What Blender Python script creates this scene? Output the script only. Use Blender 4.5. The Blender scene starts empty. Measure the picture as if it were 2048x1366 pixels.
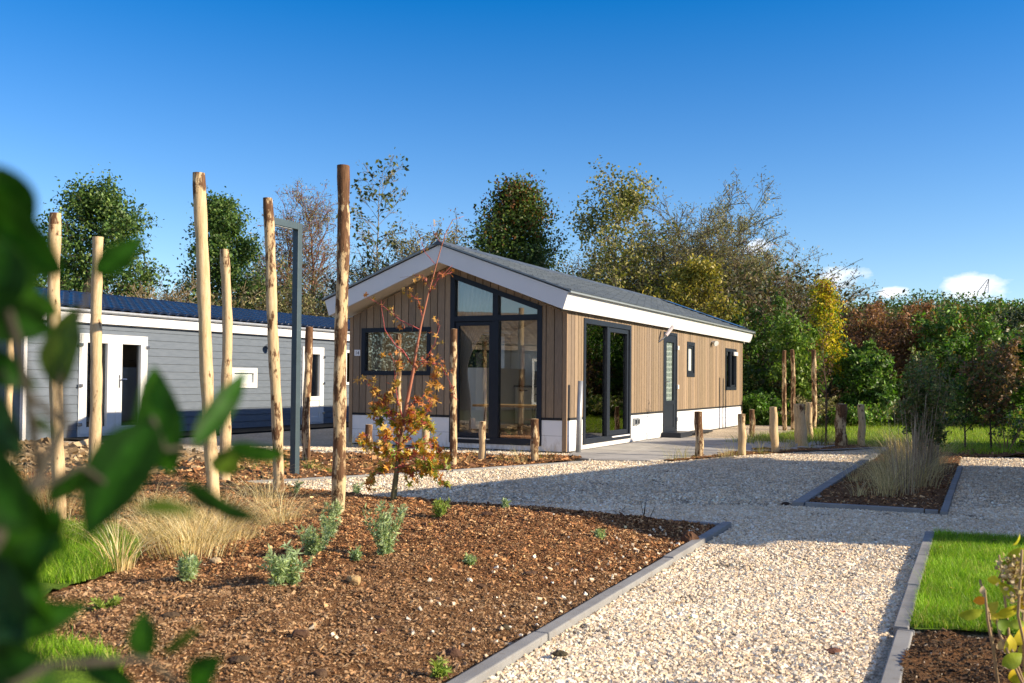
import bpy, math, random
import numpy as np
from mathutils import Vector, Matrix
C = bpy.context.scene
COL = C.collection
R = math.radians
rng = np.random.default_rng(7)
random.seed(7)

# ------------------------------------------------------------ camera
F, PITCH, ROLL, YAW, SH, EYE = 1910.37, 0.0200, 0.008765, 0.464553, 41.97, 1.10
cp, sp, cr, sr = math.cos(PITCH), math.sin(PITCH), math.cos(ROLL), math.sin(ROLL)
_r0 = np.array([1, 0, 0.]); FW = np.array([0, cp, sp]); _u0 = np.array([0, -sp, cp])
RT = cr*_r0 + sr*_u0; UP = -sr*_r0 + cr*_u0; ORG = np.array([0, 0, EYE])
cam = bpy.data.cameras.new('camera'); camo = bpy.data.objects.new('camera', cam); COL.objects.link(camo)
cam.sensor_width = 36; cam.lens = F/2048*36; cam.shift_y = SH/2048
cam.clip_start = 0.05; cam.clip_end = 3000
cam.dof.use_dof = True; cam.dof.focus_distance = 13.0; cam.dof.aperture_fstop = 5.6; cam.dof.aperture_blades = 9
M = Matrix(((RT[0], UP[0], -FW[0], 0), (RT[1], UP[1], -FW[1], 0), (RT[2], UP[2], -FW[2], EYE), (0, 0, 0, 1)))
camo.matrix_world = M
C.camera = camo

# ------------------------------------------------------------ light
C.view_settings.view_transform = 'Standard'; C.view_settings.look = 'None'
C.view_settings.gamma = 1; C.view_settings.exposure = 0.90
SUN_EL = 24.0
SUN_TO = Vector((0.966*math.cos(R(SUN_EL)), -0.258*math.cos(R(SUN_EL)), math.sin(R(SUN_EL))))
sun = bpy.data.lights.new('sun', 'SUN'); sun.energy = 5.0; sun.angle = R(0.5); sun.color = (1.0, 0.84, 0.62)
suno = bpy.data.objects.new('sun', sun); COL.objects.link(suno)
suno.rotation_euler = SUN_TO.to_track_quat('Z', 'Y').to_euler()
W = bpy.data.worlds.new('World'); C.world = W; W.use_nodes = True
nt = W.node_tree; N = nt.nodes; Lk = nt.links
bg = N['Background']; bg.inputs['Strength'].default_value = 0.11
sky = N.new('ShaderNodeTexSky'); sky.sky_type = 'NISHITA'; sky.sun_disc = False
sky.sun_elevation = R(SUN_EL); sky.sun_rotation = math.atan2(SUN_TO.x, SUN_TO.y)
sky.altitude = 600; sky.air_density = 1.0; sky.dust_density = 0.25; sky.ozone_density = 3.5
hs = N.new('ShaderNodeHueSaturation'); hs.inputs['Hue'].default_value = 0.506; hs.inputs['Value'].default_value = 0.93
Lk.new(sky.outputs[0], hs.inputs['Color'])
# low cumulus on the horizon to the right
tc = N.new('ShaderNodeTexCoord'); sx = N.new('ShaderNodeSeparateXYZ'); Lk.new(tc.outputs['Generated'], sx.inputs[0])
def wm(op, a, b=None, c=None, clamp=False):
    n = N.new('ShaderNodeMath'); n.operation = op; n.use_clamp = clamp
    for i, v in enumerate((a, b, c)):
        if v is None: continue
        if hasattr(v, 'is_output'): Lk.new(v, n.inputs[i])
        else: n.inputs[i].default_value = v
    return n.outputs[0]
az = wm('ARCTAN2', sx.outputs[0], sx.outputs[1]); el = wm('ARCSINE', sx.outputs[2])
cx = N.new('ShaderNodeCombineXYZ'); Lk.new(wm('MULTIPLY', az, 1.0), cx.inputs[0]); Lk.new(wm('MULTIPLY', el, 1.7), cx.inputs[1])
Lk.new(wm('ADD', 1.09, wm('MULTIPLY', wm('MAXIMUM', sx.outputs[2], 0.0), .80)), hs.inputs['Saturation'])
nz = N.new('ShaderNodeTexNoise'); nz.inputs['Scale'].default_value = 26; nz.inputs['Detail'].default_value = 7; nz.inputs['Roughness'].default_value = 0.55
Lk.new(cx.outputs[0], nz.inputs['Vector'])
mask = None
for (px, py, wx, wy) in ((1682, 556, 50, 21), (1958, 572, 66, 24), (1795, 584, 34, 11), (1510, 500, 30, 20)):
    a0 = math.atan2(px-1024, F); e0 = math.atan2(770-py, math.hypot(F, px-1024))
    dx = wm('DIVIDE', wm('SUBTRACT', az, a0), wx/F*1.05); dy = wm('DIVIDE', wm('SUBTRACT', el, e0), wy/F*1.1)
    d = wm('ADD', wm('MULTIPLY', dx, dx), wm('MULTIPLY', dy, dy))
    m = wm('SUBTRACT', 1.0, d)
    mask = m if mask is None else wm('MAXIMUM', mask, m)
mm = wm('ADD', mask, wm('MULTIPLY', wm('SUBTRACT', nz.outputs[0], 0.5), 3.8))
mm = wm('MULTIPLY', wm('SUBTRACT', mm, 0.05), 1.15, clamp=True)
mm = wm('MULTIPLY', mm, wm('MULTIPLY', wm('ADD', mask, 1.2), 1.4, clamp=True), clamp=True)
mx = N.new('ShaderNodeMix'); mx.data_type = 'RGBA'; Lk.new(wm('MULTIPLY', mm, 0.85), mx.inputs[0]); Lk.new(hs.outputs[0], mx.inputs[6]); mx.inputs[7].default_value = (6.4, 6.3, 6.5, 1)
# broken bright cloud, unseen, added overhead and behind the camera as neutral fill
nz2 = N.new('ShaderNodeTexNoise'); nz2.inputs['Scale'].default_value = 2.6; nz2.inputs['Detail'].default_value = 6; Lk.new(tc.outputs['Generated'], nz2.inputs['Vector'])
hi = wm('MULTIPLY', wm('SUBTRACT', wm('SUBTRACT', sx.outputs[2], wm('MULTIPLY', sx.outputs[1], .45)), .30), 3.0, clamp=True)
cl_ = wm('MULTIPLY', hi, wm('MULTIPLY', wm('SUBTRACT', nz2.outputs[0], .38), 3.5, clamp=True))
mx2 = N.new('ShaderNodeMix'); mx2.data_type = 'RGBA'; Lk.new(wm('MULTIPLY', cl_, .62), mx2.inputs[0]); Lk.new(mx.outputs[2], mx2.inputs[6]); mx2.inputs[7].default_value = (4.6, 4.3, 4.2, 1)
Lk.new(mx2.outputs[2], bg.inputs['Color'])

# ------------------------------------------------------------ geometry of the picture -> the place
def ray(x, y): return FW + RT*(x-1024)/F - UP*(y-683-SH)/F
def G(x, y, z=0.0):
    d = ray(x, y); t = (z-EYE)/d[2]; return ORG + t*d
def at(x, y, Y):
    d = ray(x, y); return ORG + d*(Y/d[1])
def atd(x, y, dist):
    d = ray(x, y); return ORG + d*(dist/np.linalg.norm(d))
HC = np.array([0.83390439, 14.7358674, 0.]); AX = np.array([math.cos(YAW), -math.sin(YAW), 0]); AY = np.array([math.sin(YAW), math.cos(YAW), 0])
def L(a, b, z=0.0): return HC + AX*a + AY*b + np.array([0, 0, z])     # place in the main chalet's own axes
def toL(p): d = np.asarray(p)[..., :2]-HC[:2]; return np.stack([d@AX[:2], d@AY[:2]], -1)

# ------------------------------------------------------------ helpers
def tag(o, label=None, cat=None, group=None, kind=None):
    if label: o['label'] = label
    if cat: o['category'] = cat
    if group: o['group'] = group
    if kind: o['kind'] = kind
    return o
def empty(name, loc=(0, 0, 0), rz=0.0, **k):
    o = bpy.data.objects.new(name, None); COL.objects.link(o); o.location = loc; o.rotation_euler = (0, 0, rz); o.empty_display_size = 0.1
    return tag(o, **k)
def raw_mesh(name, V, Fc, mat, parent=None, fcol=None, smooth=False, midx=None, mats=None):
    V = np.asarray(V, np.float32); Fc = np.asarray(Fc, np.int32)
    me = bpy.data.meshes.new(name)
    me.vertices.add(len(V)); me.vertices.foreach_set('co', V.ravel())
    n, k = Fc.shape
    me.loops.add(n*k); me.loops.foreach_set('vertex_index', Fc.ravel())
    me.polygons.add(n); me.polygons.foreach_set('loop_start', np.arange(0, n*k, k, dtype=np.int32))
    me.polygons.foreach_set('use_smooth', np.full(n, smooth, bool))
    me.update(calc_edges=True)
    if fcol is not None:
        a = me.attributes.new('col', 'FLOAT_COLOR', 'FACE')
        fc = np.ones((n, 4), np.float32); fc[:, :3] = fcol
        a.data.foreach_set('color', fc.ravel())
    o = bpy.data.objects.new(name, me); COL.objects.link(o)
    me.materials.append(mat)
    if parent: o.parent = parent
    return o
class MB:
    def __init__(s): s.v = []; s.f = []; s.c = []; s.col = None
    def add(s, V, Fs, col=None):
        n = len(s.v); s.v += [tuple(map(float, q)) for q in V]; s.f += [tuple(i+n for i in f) for f in Fs]
        s.c += [col if col is not None else (1, 1, 1)]*len(Fs)
        if col is not None: s.col = True
    def box(s, x0, x1, y0, y1, z0, z1, col=None):
        V = [(x, y, z) for z in (z0, z1) for y in (y0, y1) for x in (x0, x1)]
        s.add(V, [(0, 2, 3, 1), (4, 5, 7, 6), (0, 1, 5, 4), (2, 6, 7, 3), (0, 4, 6, 2), (1, 3, 7, 5)], col)
    def prism(s, P, axis, a0, a1, col=None):
        # P: 2D polygon; axis 0: (y,z) along x; 1: (x,z) along y; 2: (x,y) along z
        def mk(p, a): return {0: (a, p[0], p[1]), 1: (p[0], a, p[1]), 2: (p[0], p[1], a)}[axis]
        n = len(P); ar = sum(P[i][0]*P[(i+1) % n][1]-P[(i+1) % n][0]*P[i][1] for i in range(n))
        if (ar < 0) != (axis == 1): P = P[::-1]
        V = [mk(p, a0) for p in P]+[mk(p, a1) for p in P]
        s.add(V, [tuple(range(n))[::-1], tuple(range(n, 2*n))]+[(i, (i+1) % n, (i+1) % n+n, i+n) for i in range(n)], col)
    def tube(s, pts, rad, sides=8, caps=True, col=None, close=False):
        pts = [np.array(p, float) for p in pts]; V = []; Fs = []
        if not hasattr(rad, '__len__'): rad = [rad]*len(pts)
        prev = None
        for i, p in enumerate(pts):
            d = pts[min(i+1, len(pts)-1)]-pts[max(i-1, 0)]; d /= (np.linalg.norm(d)+1e-9)
            if prev is None: a = np.cross(d, (0, 0, 1.) if abs(d[2]) < .9 else (1., 0, 0))
            else: a = prev-d*(prev@d)
            a /= np.linalg.norm(a); prev = a; b = np.cross(d, a)
            for k in range(sides):
                t = 2*math.pi*k/sides; V.append(p+rad[i]*(a*math.cos(t)+b*math.sin(t)))
        for i in range(len(pts)-1):
            for k in range(sides):
                k2 = (k+1) % sides; Fs.append((i*sides+k, i*sides+k2, (i+1)*sides+k2, (i+1)*sides+k))
        if caps: Fs += [tuple(range(sides))[::-1], tuple(range((len(pts)-1)*sides, len(pts)*sides))]
        s.add(V, Fs, col)
    def build(s, name, mat, parent=None, smooth=False, bevel=0, **k):
        me = bpy.data.meshes.new(name); me.from_pydata(s.v, [], s.f); me.materials.append(mat)
        if smooth:
            for p in me.polygons: p.use_smooth = True
        if s.col:
            a = me.attributes.new('col', 'FLOAT_COLOR', 'FACE')
            a.data.foreach_set('color', np.array([(*c, 1.0) for c in s.c], np.float32).ravel())
        me.update()
        o = bpy.data.objects.new(name, me); COL.objects.link(o)
        if parent: o.parent = parent
        if bevel:
            b = o.modifiers.new('bevel', 'BEVEL'); b.width = bevel; b.segments = 2; b.limit_method = 'ANGLE'
        return tag(o, **k)

# ------------------------------------------------------------ materials
class NT:
    def __init__(s, name):
        s.m = bpy.data.materials.new(name); s.m.use_nodes = True; s.t = s.m.node_tree; s.n = s.t.nodes; s.p = s.n['Principled BSDF']; s.out = s.n['Material Output']
    def new(s, k, **kw):
        n = s.n.new(k)
        for a, b in kw.items(): setattr(n, a, b)
        return n
    def lk(s, a, b): s.t.links.new(a, b)
    def setv(s, inp, v):
        if hasattr(v, 'is_output'): s.lk(v, inp)
        else: inp.default_value = v
    def math(s, op, a, b=0.0, clamp=False):
        n = s.new('ShaderNodeMath', operation=op); n.use_clamp = clamp; s.setv(n.inputs[0], a); s.setv(n.inputs[1], b); return n.outputs[0]
    def coord(s, sc=(1, 1, 1), kind='Object'):
        t = s.new('ShaderNodeTexCoord'); mp = s.new('ShaderNodeMapping'); mp.inputs['Scale'].default_value = sc
        s.lk(t.outputs[kind], mp.inputs[0]); return mp.outputs[0]
    def noise(s, vec, sc, det=4, ro=.55):
        n = s.new('ShaderNodeTexNoise'); s.lk(vec, n.inputs['Vector']); n.inputs['Scale'].default_value = sc; n.inputs['Detail'].default_value = det; n.inputs['Roughness'].default_value = ro
        return n.outputs['Fac']
    def voro(s, vec, sc, feature='F1', out='Distance', rnd=1.0):
        n = s.new('ShaderNodeTexVoronoi', feature=feature); s.lk(vec, n.inputs['Vector']); n.inputs['Scale'].default_value = sc; n.inputs['Randomness'].default_value = rnd
        return n.outputs[out]
    def ramp(s, fac, stops):
        n = s.new('ShaderNodeValToRGB'); s.lk(fac, n.inputs[0]); e = n.color_ramp.elements
        while len(e) < len(stops): e.new(0.5)
        for i, (p, c) in enumerate(stops):
            e[i].position = p; e[i].color = (*c, 1) if hasattr(c, '__len__') else (c, c, c, 1)
        return n.outputs[0]
    def mix(s, fac, a, b, mode='MIX'):
        n = s.new('ShaderNodeMix', data_type='RGBA', blend_type=mode); s.setv(n.inputs[0], fac)
        for i, v in ((6, a), (7, b)):
            if hasattr(v, 'is_output'): s.lk(v, n.inputs[i])
            else: n.inputs[i].default_value = (*v, 1)
        return n.outputs[2]
    def attr(s, name='col'):
        n = s.new('ShaderNodeAttribute'); n.attribute_name = name; return n.outputs['Color']
    def bump(s, h, strength=.3, dist=.01):
        n = s.new('ShaderNodeBump'); s.lk(h, n.inputs['Height']); n.inputs['Strength'].default_value = strength; n.inputs['Distance'].default_value = dist
        s.lk(n.outputs[0], s.p.inputs['Normal']); return n.outputs[0]
    def base(s, c): s.setv(s.p.inputs['Base Color'], c if hasattr(c, 'is_output') else (*c, 1))
    def rough(s, r, spec=None, metal=None):
        s.setv(s.p.inputs['Roughness'], r)
        if spec is not None: s.p.inputs['Specular IOR Level'].default_value = spec
        if metal is not None: s.p.inputs['Metallic'].default_value = metal
def plain(name, c, rough=.5, var=.12, sc=6, bump=.05, spec=.4, metal=0.0):
    t = NT(name); v = t.coord(); n = t.noise(v, sc, 5); f = t.noise(v, sc*14, 3)
    lo = tuple(x*(1-var) for x in c); hi = tuple(min(1, x*(1+var)) for x in c)
    t.base(t.ramp(n, [(.3, lo), (.7, hi)])); t.rough(t.ramp(f, [(.2, rough*.85), (.8, min(1, rough*1.15))]), spec, metal)
    if bump: t.bump(f, bump, .004)
    return t.m
def colattr(name, rough=.8, spec=.2, noise=0.0, nsc=60, bump=0.0, stretch=(1, 1, 1)):
    t = NT(name); c = t.attr()
    if noise:
        v = t.coord(stretch); n = t.noise(v, nsc, 5, .6)
        c = t.mix(1.0, c, t.ramp(n, [(.25, 1-noise), (.75, 1+noise*.6)]), 'MULTIPLY')
        if bump: t.bump(n, bump, .004)
    t.base(c); t.rough(rough, spec); return t.m
def leafmat(name, trans=.35, rough=.5, spec=.35):
    t = NT(name); c = t.attr(); t.base(c); t.rough(rough, spec)
    tr = t.new('ShaderNodeBsdfTranslucent'); t.lk(t.mix(1.0, c, (1.25, 1.35, .6), 'MULTIPLY'), tr.inputs[0])
    mx = t.new('ShaderNodeMixShader'); mx.inputs[0].default_value = trans
    t.lk(t.p.outputs[0], mx.inputs[1]); t.lk(tr.outputs[0], mx.inputs[2]); t.lk(mx.outputs[0], t.out.inputs[0]); return t.m
def glassmat(name, tint=(.95, .97, .95), f0=.10, ripple=.02):
    t = NT(name); t.n.remove(t.p)
    tr = t.new('ShaderNodeBsdfTransparent'); tr.inputs[0].default_value = (*tint, 1)
    gl = t.new('ShaderNodeBsdfGlossy'); gl.inputs['Roughness'].default_value = .003
    fr = t.new('ShaderNodeFresnel'); fr.inputs[0].default_value = 1.5
    v = t.coord(); b = t.new('ShaderNodeBump'); b.inputs['Strength'].default_value = ripple; b.inputs['Distance'].default_value = .02
    t.lk(t.noise(v, 1.6, 2), b.inputs['Height']); t.lk(b.outputs[0], gl.inputs['Normal'])
    fac = t.math('ADD', t.math('MULTIPLY', fr.outputs[0], 1.7), f0-.06, clamp=True)
    mx = t.new('ShaderNodeMixShader'); t.lk(fac, mx.inputs[0]); t.lk(tr.outputs[0], mx.inputs[1]); t.lk(gl.outputs[0], mx.inputs[2]); t.lk(mx.outputs[0], t.out.inputs[0]); return t.m

m_wood = colattr('thermo_wood', .65, .25, .30, 9, .25, (14, 14, 1))
t = NT('white_panel'); v = t.coord(); n_ = t.noise(v, 3, 5); sp_ = t.new('ShaderNodeSeparateXYZ'); t.lk(t.coord(), sp_.inputs[0]); d_ = t.noise(t.coord((1, 1, .35)), 16, 6, .7)
c = t.ramp(n_, [(.3, (.74, .74, .75)), (.7, (.78, .78, .79))]); w_ = t.math('ADD', d_, t.math('MULTIPLY', sp_.outputs[2], -1.1)); c = t.mix(t.ramp(w_, [(.30, 0.0), (.52, .45)]), c, (.34, .28, .21)); t.base(c); t.rough(.5, .4); m_white = t.m
m_fascia = plain('white_fascia', (.68, .68, .69), .5, .03, 3, .03)
m_soffit = plain('cream_soffit', (.72, .64, .52), .6, .05, 3, .03)
m_anth = plain('anthracite_frame', (.015, .020, .030), .45, .12, 8, .04, .22)
m_black = plain('black_gap', (.012, .013, .015), .8, .2, 8, .05)
m_wframe = plain('white_plastic', (.66, .66, .65), .35, .03, 6, .02, .5)
m_chrome = plain('brushed_metal', (.6, .6, .6), .25, .05, 30, .02, .5, 1.0)
m_glass = glassmat('window_glass')
m_glassd = glassmat('tinted_glass', (.55, .58, .58), .09)
m_inwall = plain('interior_paint', (.80, .78, .72), .8, .04, 4, .02)
m_floor = plain('interior_floor', (.45, .33, .21), .5, .2, 6, .05)
m_dark = plain('dark_furniture', (.02, .02, .022), .5, .2, 8, .02)
m_cab = plain('cabinet_white', (.85, .85, .80), .4, .03, 5, .02)
m_oak = plain('oak_top', (.45, .28, .12), .5, .2, 20, .05)
m_galv = plain('galvanised_pipe', (.36, .38, .40), .45, .12, 12, .04, .5, .55)
m_lamp = plain('teal_grey_metal', (.055, .085, .10), .5, .1, 10, .05, .5, .3)
m_conc = None
def kerbm():
    t = NT('kerb_concrete'); v = t.coord(); n = t.noise(v, 5, 6); f = t.noise(v, 130, 3); d = t.noise(v, 22, 5, .7)
    c = t.ramp(n, [(.3, (.20, .20, .20)), (.7, (.28, .28, .275))]); c = t.mix(t.ramp(d, [(.55, 0.0), (.72, .55)]), c, (.16, .13, .10))
    t.base(c); t.rough(.9, .2); t.bump(f, .35, .003); return t.m
m_kerb = kerbm()

def gravelm():
    t = NT('gravel'); v = t.coord()
    c1 = t.voro(v, 85, 'F1', 'Color'); d1 = t.voro(v, 85, 'F1', 'Distance'); sep = t.new('ShaderNodeSeparateColor'); t.lk(c1, sep.inputs[0])
    c = t.ramp(sep.outputs[0], [(0, (.42, .34, .24)), (.15, (.58, .48, .34)), (.5, (.72, .61, .46)), (.75, (.74, .58, .40)), (1, (.84, .76, .64))])
    edge = t.ramp(d1, [(.28, 1.0), (.62, .55)])
    big = t.noise(v, .9, 4); med = t.noise(v, 9, 4, .7)
    c = t.mix(1.0, c, edge, 'MULTIPLY'); c = t.mix(1.0, c, t.ramp(big, [(.3, .84), (.7, 1.08)]), 'MULTIPLY')
    c = t.mix(t.ramp(med, [(.62, 0.0), (.75, .35)]), c, (.20, .16, .12))
    t.base(c); t.rough(.9, .2)
    h = t.math('SUBTRACT', t.math('MULTIPLY', sep.outputs[1], .5), d1); t.bump(h, .9, .012); return t.m
m_gravel = gravelm()
def soilm(name, cols, sc=70, bs=.03):
    t = NT(name); v = t.coord(); n = t.noise(v, sc, 6, .65); b = t.noise(v, 3.0, 5); w = t.noise(t.coord((1, 1.6, 1)), sc*.35, 5, .7)
    c = t.ramp(n, [(.25, cols[0]), (.5, cols[1]), (.75, cols[2])])
    c = t.mix(t.ramp(b, [(.35, .0), (.7, .7)]), c, t.ramp(w, [(.3, cols[0]), (.7, cols[3])]))
    t.base(c); t.rough(.95, .1); t.bump(t.math('ADD', n, t.math('MULTIPLY', w, 1.3)), .9, bs); return t.m
m_mulch = soilm('mulch_soil', [(.055, .029, .016), (.18, .088, .038), (.32, .17, .075), (.26, .15, .075)])
m_sand = soilm('sandy_soil', [(.10, .065, .035), (.26, .18, .10), (.36, .26, .15), (.30, .22, .13)], 22)
def grassm():
    t = NT('lawn_sheet'); v = t.coord(); n = t.noise(v, 90, 5, .7); b = t.noise(v, 1.3, 5); s2 = t.noise(t.coord((1, 1, 1)), 14, 4, .7)
    c = t.ramp(n, [(.25, (.045, .10, .010)), (.55, (.12, .22, .018)), (.8, (.22, .32, .035))])
    c = t.mix(t.ramp(b, [(.4, 0.0), (.7, .45)]), c, (.10, .13, .03)); c = t.mix(t.ramp(s2, [(.6, 0.0), (.75, .3)]), c, (.05, .07, .02))
    t.base(c); t.rough(.9, .1); t.bump(n, .8, .03); return t.m
m_lawn = grassm()
m_chip = colattr('bark_chip', .85, .15, .3, 60)
m_stone = colattr('stone', .75, .3, .18, 70, .2)
m_blade = leafmat('grass_blade', .35, .55, .3)
m_leaf = leafmat('leaf', .3, .5, .35)
m_dry = leafmat('dry_blade', .3, .7, .15)
m_big = leafmat('laurel_leaf', .5, .55, .2)
m_bark = colattr('bark', .9, .1, .4, 30, .4, (1, 1, .3))
def polem(name, dark=0.0, barktop=.12):
    # peeled chestnut: pale sapwood streaked along the grain, bark left in torn patches
    t = NT(name); v = t.coord((1, 1, .12)); v2 = t.coord((1, 1, .35)); tc_ = t.new('ShaderNodeTexCoord'); sp_ = t.new('ShaderNodeSeparateXYZ'); t.lk(tc_.outputs['Object'], sp_.inputs[0])
    oi = t.new('ShaderNodeObjectInfo'); ad = t.new('ShaderNodeVectorMath', operation='ADD'); cb = t.new('ShaderNodeCombineXYZ')
    t.lk(t.math('MULTIPLY', oi.outputs['Random'], 50.0), cb.inputs[0]); t.lk(v, ad.inputs[0]); t.lk(cb.outputs[0], ad.inputs[1])
    ad2 = t.new('ShaderNodeVectorMath', operation='ADD'); t.lk(v2, ad2.inputs[0]); t.lk(cb.outputs[0], ad2.inputs[1])
    a = t.noise(ad.outputs[0], 60, 6, .65); b = t.noise(ad2.outputs[0], 15, 6, .68); k = t.noise(ad2.outputs[0], 34, 4, .7)
    c = t.ramp(a, [(.25, (.40, .27, .14)), (.5, (.54, .40, .23)), (.75, (.64, .51, .33))])
    c = t.mix(t.ramp(k, [(.58, 0.0), (.74, .55)]), c, (.28, .14, .06))
    bk = t.ramp(a, [(.3, (.05, .026, .014)), (.7, (.20, .105, .055))])
    topn = t.attr('col'); s3 = t.new('ShaderNodeSeparateColor'); t.lk(topn, s3.inputs[0])
    w = t.math('ADD', b, t.math('MULTIPLY', s3.outputs[0], .26))
    fac = t.ramp(w, [(.66-dark, 0.0), (.72-dark, 1.0)])
    c = t.mix(fac, c, bk)
    t.base(c); t.rough(.8, .15); t.bump(t.math('ADD', t.math('MULTIPLY', a, .7), t.math('MULTIPLY', fac, .8)), .7, .006); return t.m
m_pole = polem('peeled_wood', .045); m_poleb = polem('bark_wood', .20)
m_polecut = plain('cut_wood', (.52, .38, .22), .85, .25, 40, .2)

# ------------------------------------------------------------ vectorised builders
def rotmats(n, r=rng):
    q = r.normal(size=(n, 4)); q /= np.linalg.norm(q, axis=1)[:, None]; w, x, y, z = q.T
    return np.stack([np.stack([1-2*(y*y+z*z), 2*(x*y-z*w), 2*(x*z+y*w)], -1), np.stack([2*(x*y+z*w), 1-2*(x*x+z*z), 2*(y*z-x*w)], -1), np.stack([2*(x*z-y*w), 2*(y*z+x*w), 1-2*(x*x+y*y)], -1)], 1)
CUBE = np.array([(x, y, z) for z in (-.5, .5) for y in (-.5, .5) for x in (-.5, .5)], float)
CF = np.array([(0, 2, 3, 1), (4, 5, 7, 6), (0, 1, 5, 4), (2, 6, 7, 3), (0, 4, 6, 2), (1, 3, 7, 5)])
def chips(P, size, cols, flat=(1, 1, 1), jit=.28, tilt=None, r=rng):
    """irregular stones or bark chips: P (n,3), size (n,), cols (n,3)"""
    n = len(P); sc = np.array(flat)*(1+r.uniform(-.35, .35, (n, 3)))*size[:, None]
    V = CUBE[None]*(1+r.uniform(-jit, jit, (n, 8, 3)))
    V = V*sc[:, None, :]
    if tilt is None: Rm = rotmats(n, r)
    else:
        a = r.uniform(0, 2*np.pi, n); b = r.normal(0, tilt, n); c = r.normal(0, tilt, n)
        z = np.zeros(n); o = np.ones(n)
        Rz = np.stack([np.stack([np.cos(a), -np.sin(a), z], -1), np.stack([np.sin(a), np.cos(a), z], -1), np.stack([z, z, o], -1)], 1)
        Rx = np.stack([np.stack([o, z, z], -1), np.stack([z, np.cos(b), -np.sin(b)], -1), np.stack([z, np.sin(b), np.cos(b)], -1)], 1)
        Ry = np.stack([np.stack([np.cos(c), z, np.sin(c)], -1), np.stack([z, o, z], -1), np.stack([-np.sin(c), z, np.cos(c)], -1)], 1)
        Rm = Rz@Rx@Ry
    V = np.einsum('nij,nkj->nki', Rm, V)+P[:, None, :]
    Fc = CF[None]+(np.arange(n)*8)[:, None, None]
    return V.reshape(-1, 3), Fc.reshape(-1, 4), np.repeat(cols, 6, 0)
def pick(pal, n, r=rng, var=.15):
    pal = np.array(pal); c = pal[r.integers(0, len(pal), n)]; return np.clip(c*(1+r.normal(0, var, (n, 1))), 0.003, .95)
def inpoly(P, poly):
    x, y = P[:, 0], P[:, 1]; ins = np.zeros(len(P), bool); n = len(poly)
    for i in range(n):
        x1, y1 = poly[i][:2]; x2, y2 = poly[(i+1) % n][:2]
        c = ((y1 > y) != (y2 > y)) & (x < (x2-x1)*(y-y1)/((y2-y1) if y2 != y1 else 1e-9)+x1); ins ^= c
    return ins
def scatter(poly, n, r=rng):
    p = np.array([q[:2] for q in poly]); lo, hi = p.min(0), p.max(0)
    P = r.uniform(lo, hi, (n, 2)); return P[inpoly(P, p)]
def inview(P, m=.04):
    y = np.maximum(P[:, 1], .3); x = P[:, 0]/y; return (np.abs(x) < .536+m) & (P[:, 1] > 3.1)
def leaves(P, size, cols, aspect=.5, up=.3, r=rng, fold=0.0, D=None):
    """rhombic leaves"""
    n = len(P)
    d = r.normal(size=(n, 3)) if D is None else D+r.normal(0, .35, (n, 3)); d /= np.linalg.norm(d, axis=1)[:, None]
    w = r.normal(size=(n, 3)); w[:, 2] *= (1-up); w -= d*(w*d).sum(1)[:, None]; w /= np.linalg.norm(w, axis=1)[:, None]
    s = size[:, None]; a = P; tip = P+d*s; mid = P+d*s*.45; k = w*s*aspect*.5
    V = np.stack([a, mid+k, tip, mid-k], 1)
    if fold: V[:, 2, 2] -= fold*size
    return V.reshape(-1, 3), (np.arange(n)*4)[:, None]+np.arange(4)[None], cols
def blades(P, h, w, lean, cols, seg=3, r=rng, droop=.0, spread=None):
    """curved tapering grass blades as strips of quads; lean = horizontal reach / height"""
    n = len(P); a = r.uniform(0, 2*np.pi, n); d = np.stack([np.cos(a), np.sin(a), np.zeros(n)], -1)
    if spread is not None: d = d*.35+spread; d /= (np.linalg.norm(d, axis=1)[:, None]+1e-9)
    side = np.stack([-d[:, 1], d[:, 0], np.zeros(n)], -1)
    t2 = r.uniform(0, 2*np.pi, n); side = side*np.cos(t2)[:, None]+d*np.sin(t2)[:, None]*.6
    V = []
    for i in range(seg+1):
        t = i/seg; off = d*(h*lean*t**1.8)[:, None]; z = np.zeros((n, 3)); z[:, 2] = h*(t-droop*t*t*t)
        c = P+off+z; ww = (w*(1-t*.9)*.5)[:, None]*side; V += [c-ww, c+ww]
    V = np.stack(V, 1); k = 2*(seg+1)
    Fc = np.concatenate([np.array([[2*i, 2*i+1, 2*i+3, 2*i+2]]) for i in range(seg)], 0)
    Fc = Fc[None]+(np.arange(n)*k)[:, None, None]
    return V.reshape(-1, 3), Fc.reshape(-1, 4), np.repeat(cols, seg, 0)
def cat3(parts):
    V, Fc, Cc, n = [], [], [], 0
    for v, f, c in parts: V.append(v); Fc.append(f+n); Cc.append(c); n += len(v)
    return np.concatenate(V), np.concatenate(Fc), np.concatenate(Cc)
def segs_mesh(S, sides=5, cols=None):
    """S: (n,8) p0,p1,r0,r1 tubes"""
    S = np.asarray(S, float); p0, p1, r0, r1 = S[:, :3], S[:, 3:6], S[:, 6], S[:, 7]
    d = p1-p0; d /= (np.linalg.norm(d, axis=1)[:, None]+1e-9); ref = np.where(np.abs(d[:, 2:3]) < .9, np.array([[0, 0, 1.]]), np.array([[1., 0, 0]]))
    a = np.cross(d, ref); a /= np.linalg.norm(a, axis=1)[:, None]; b = np.cross(d, a)
    t = np.arange(sides)*2*np.pi/sides; ring = a[:, None]*np.cos(t)[None, :, None]+b[:, None]*np.sin(t)[None, :, None]
    V = np.concatenate([p0[:, None]+ring*r0[:, None, None], p1[:, None]+ring*r1[:, None, None]], 1)
    k = np.arange(sides); k2 = (k+1) % sides; f = np.stack([k, k2, k2+sides, k+sides], -1)
    Fc = f[None]+(np.arange(len(S))*2*sides)[:, None, None]
    cc = np.repeat(np.broadcast_to(cols, (len(S), 3)), sides, 0)
    return V.reshape(-1, 3), Fc.reshape(-1, 4), cc

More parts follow.
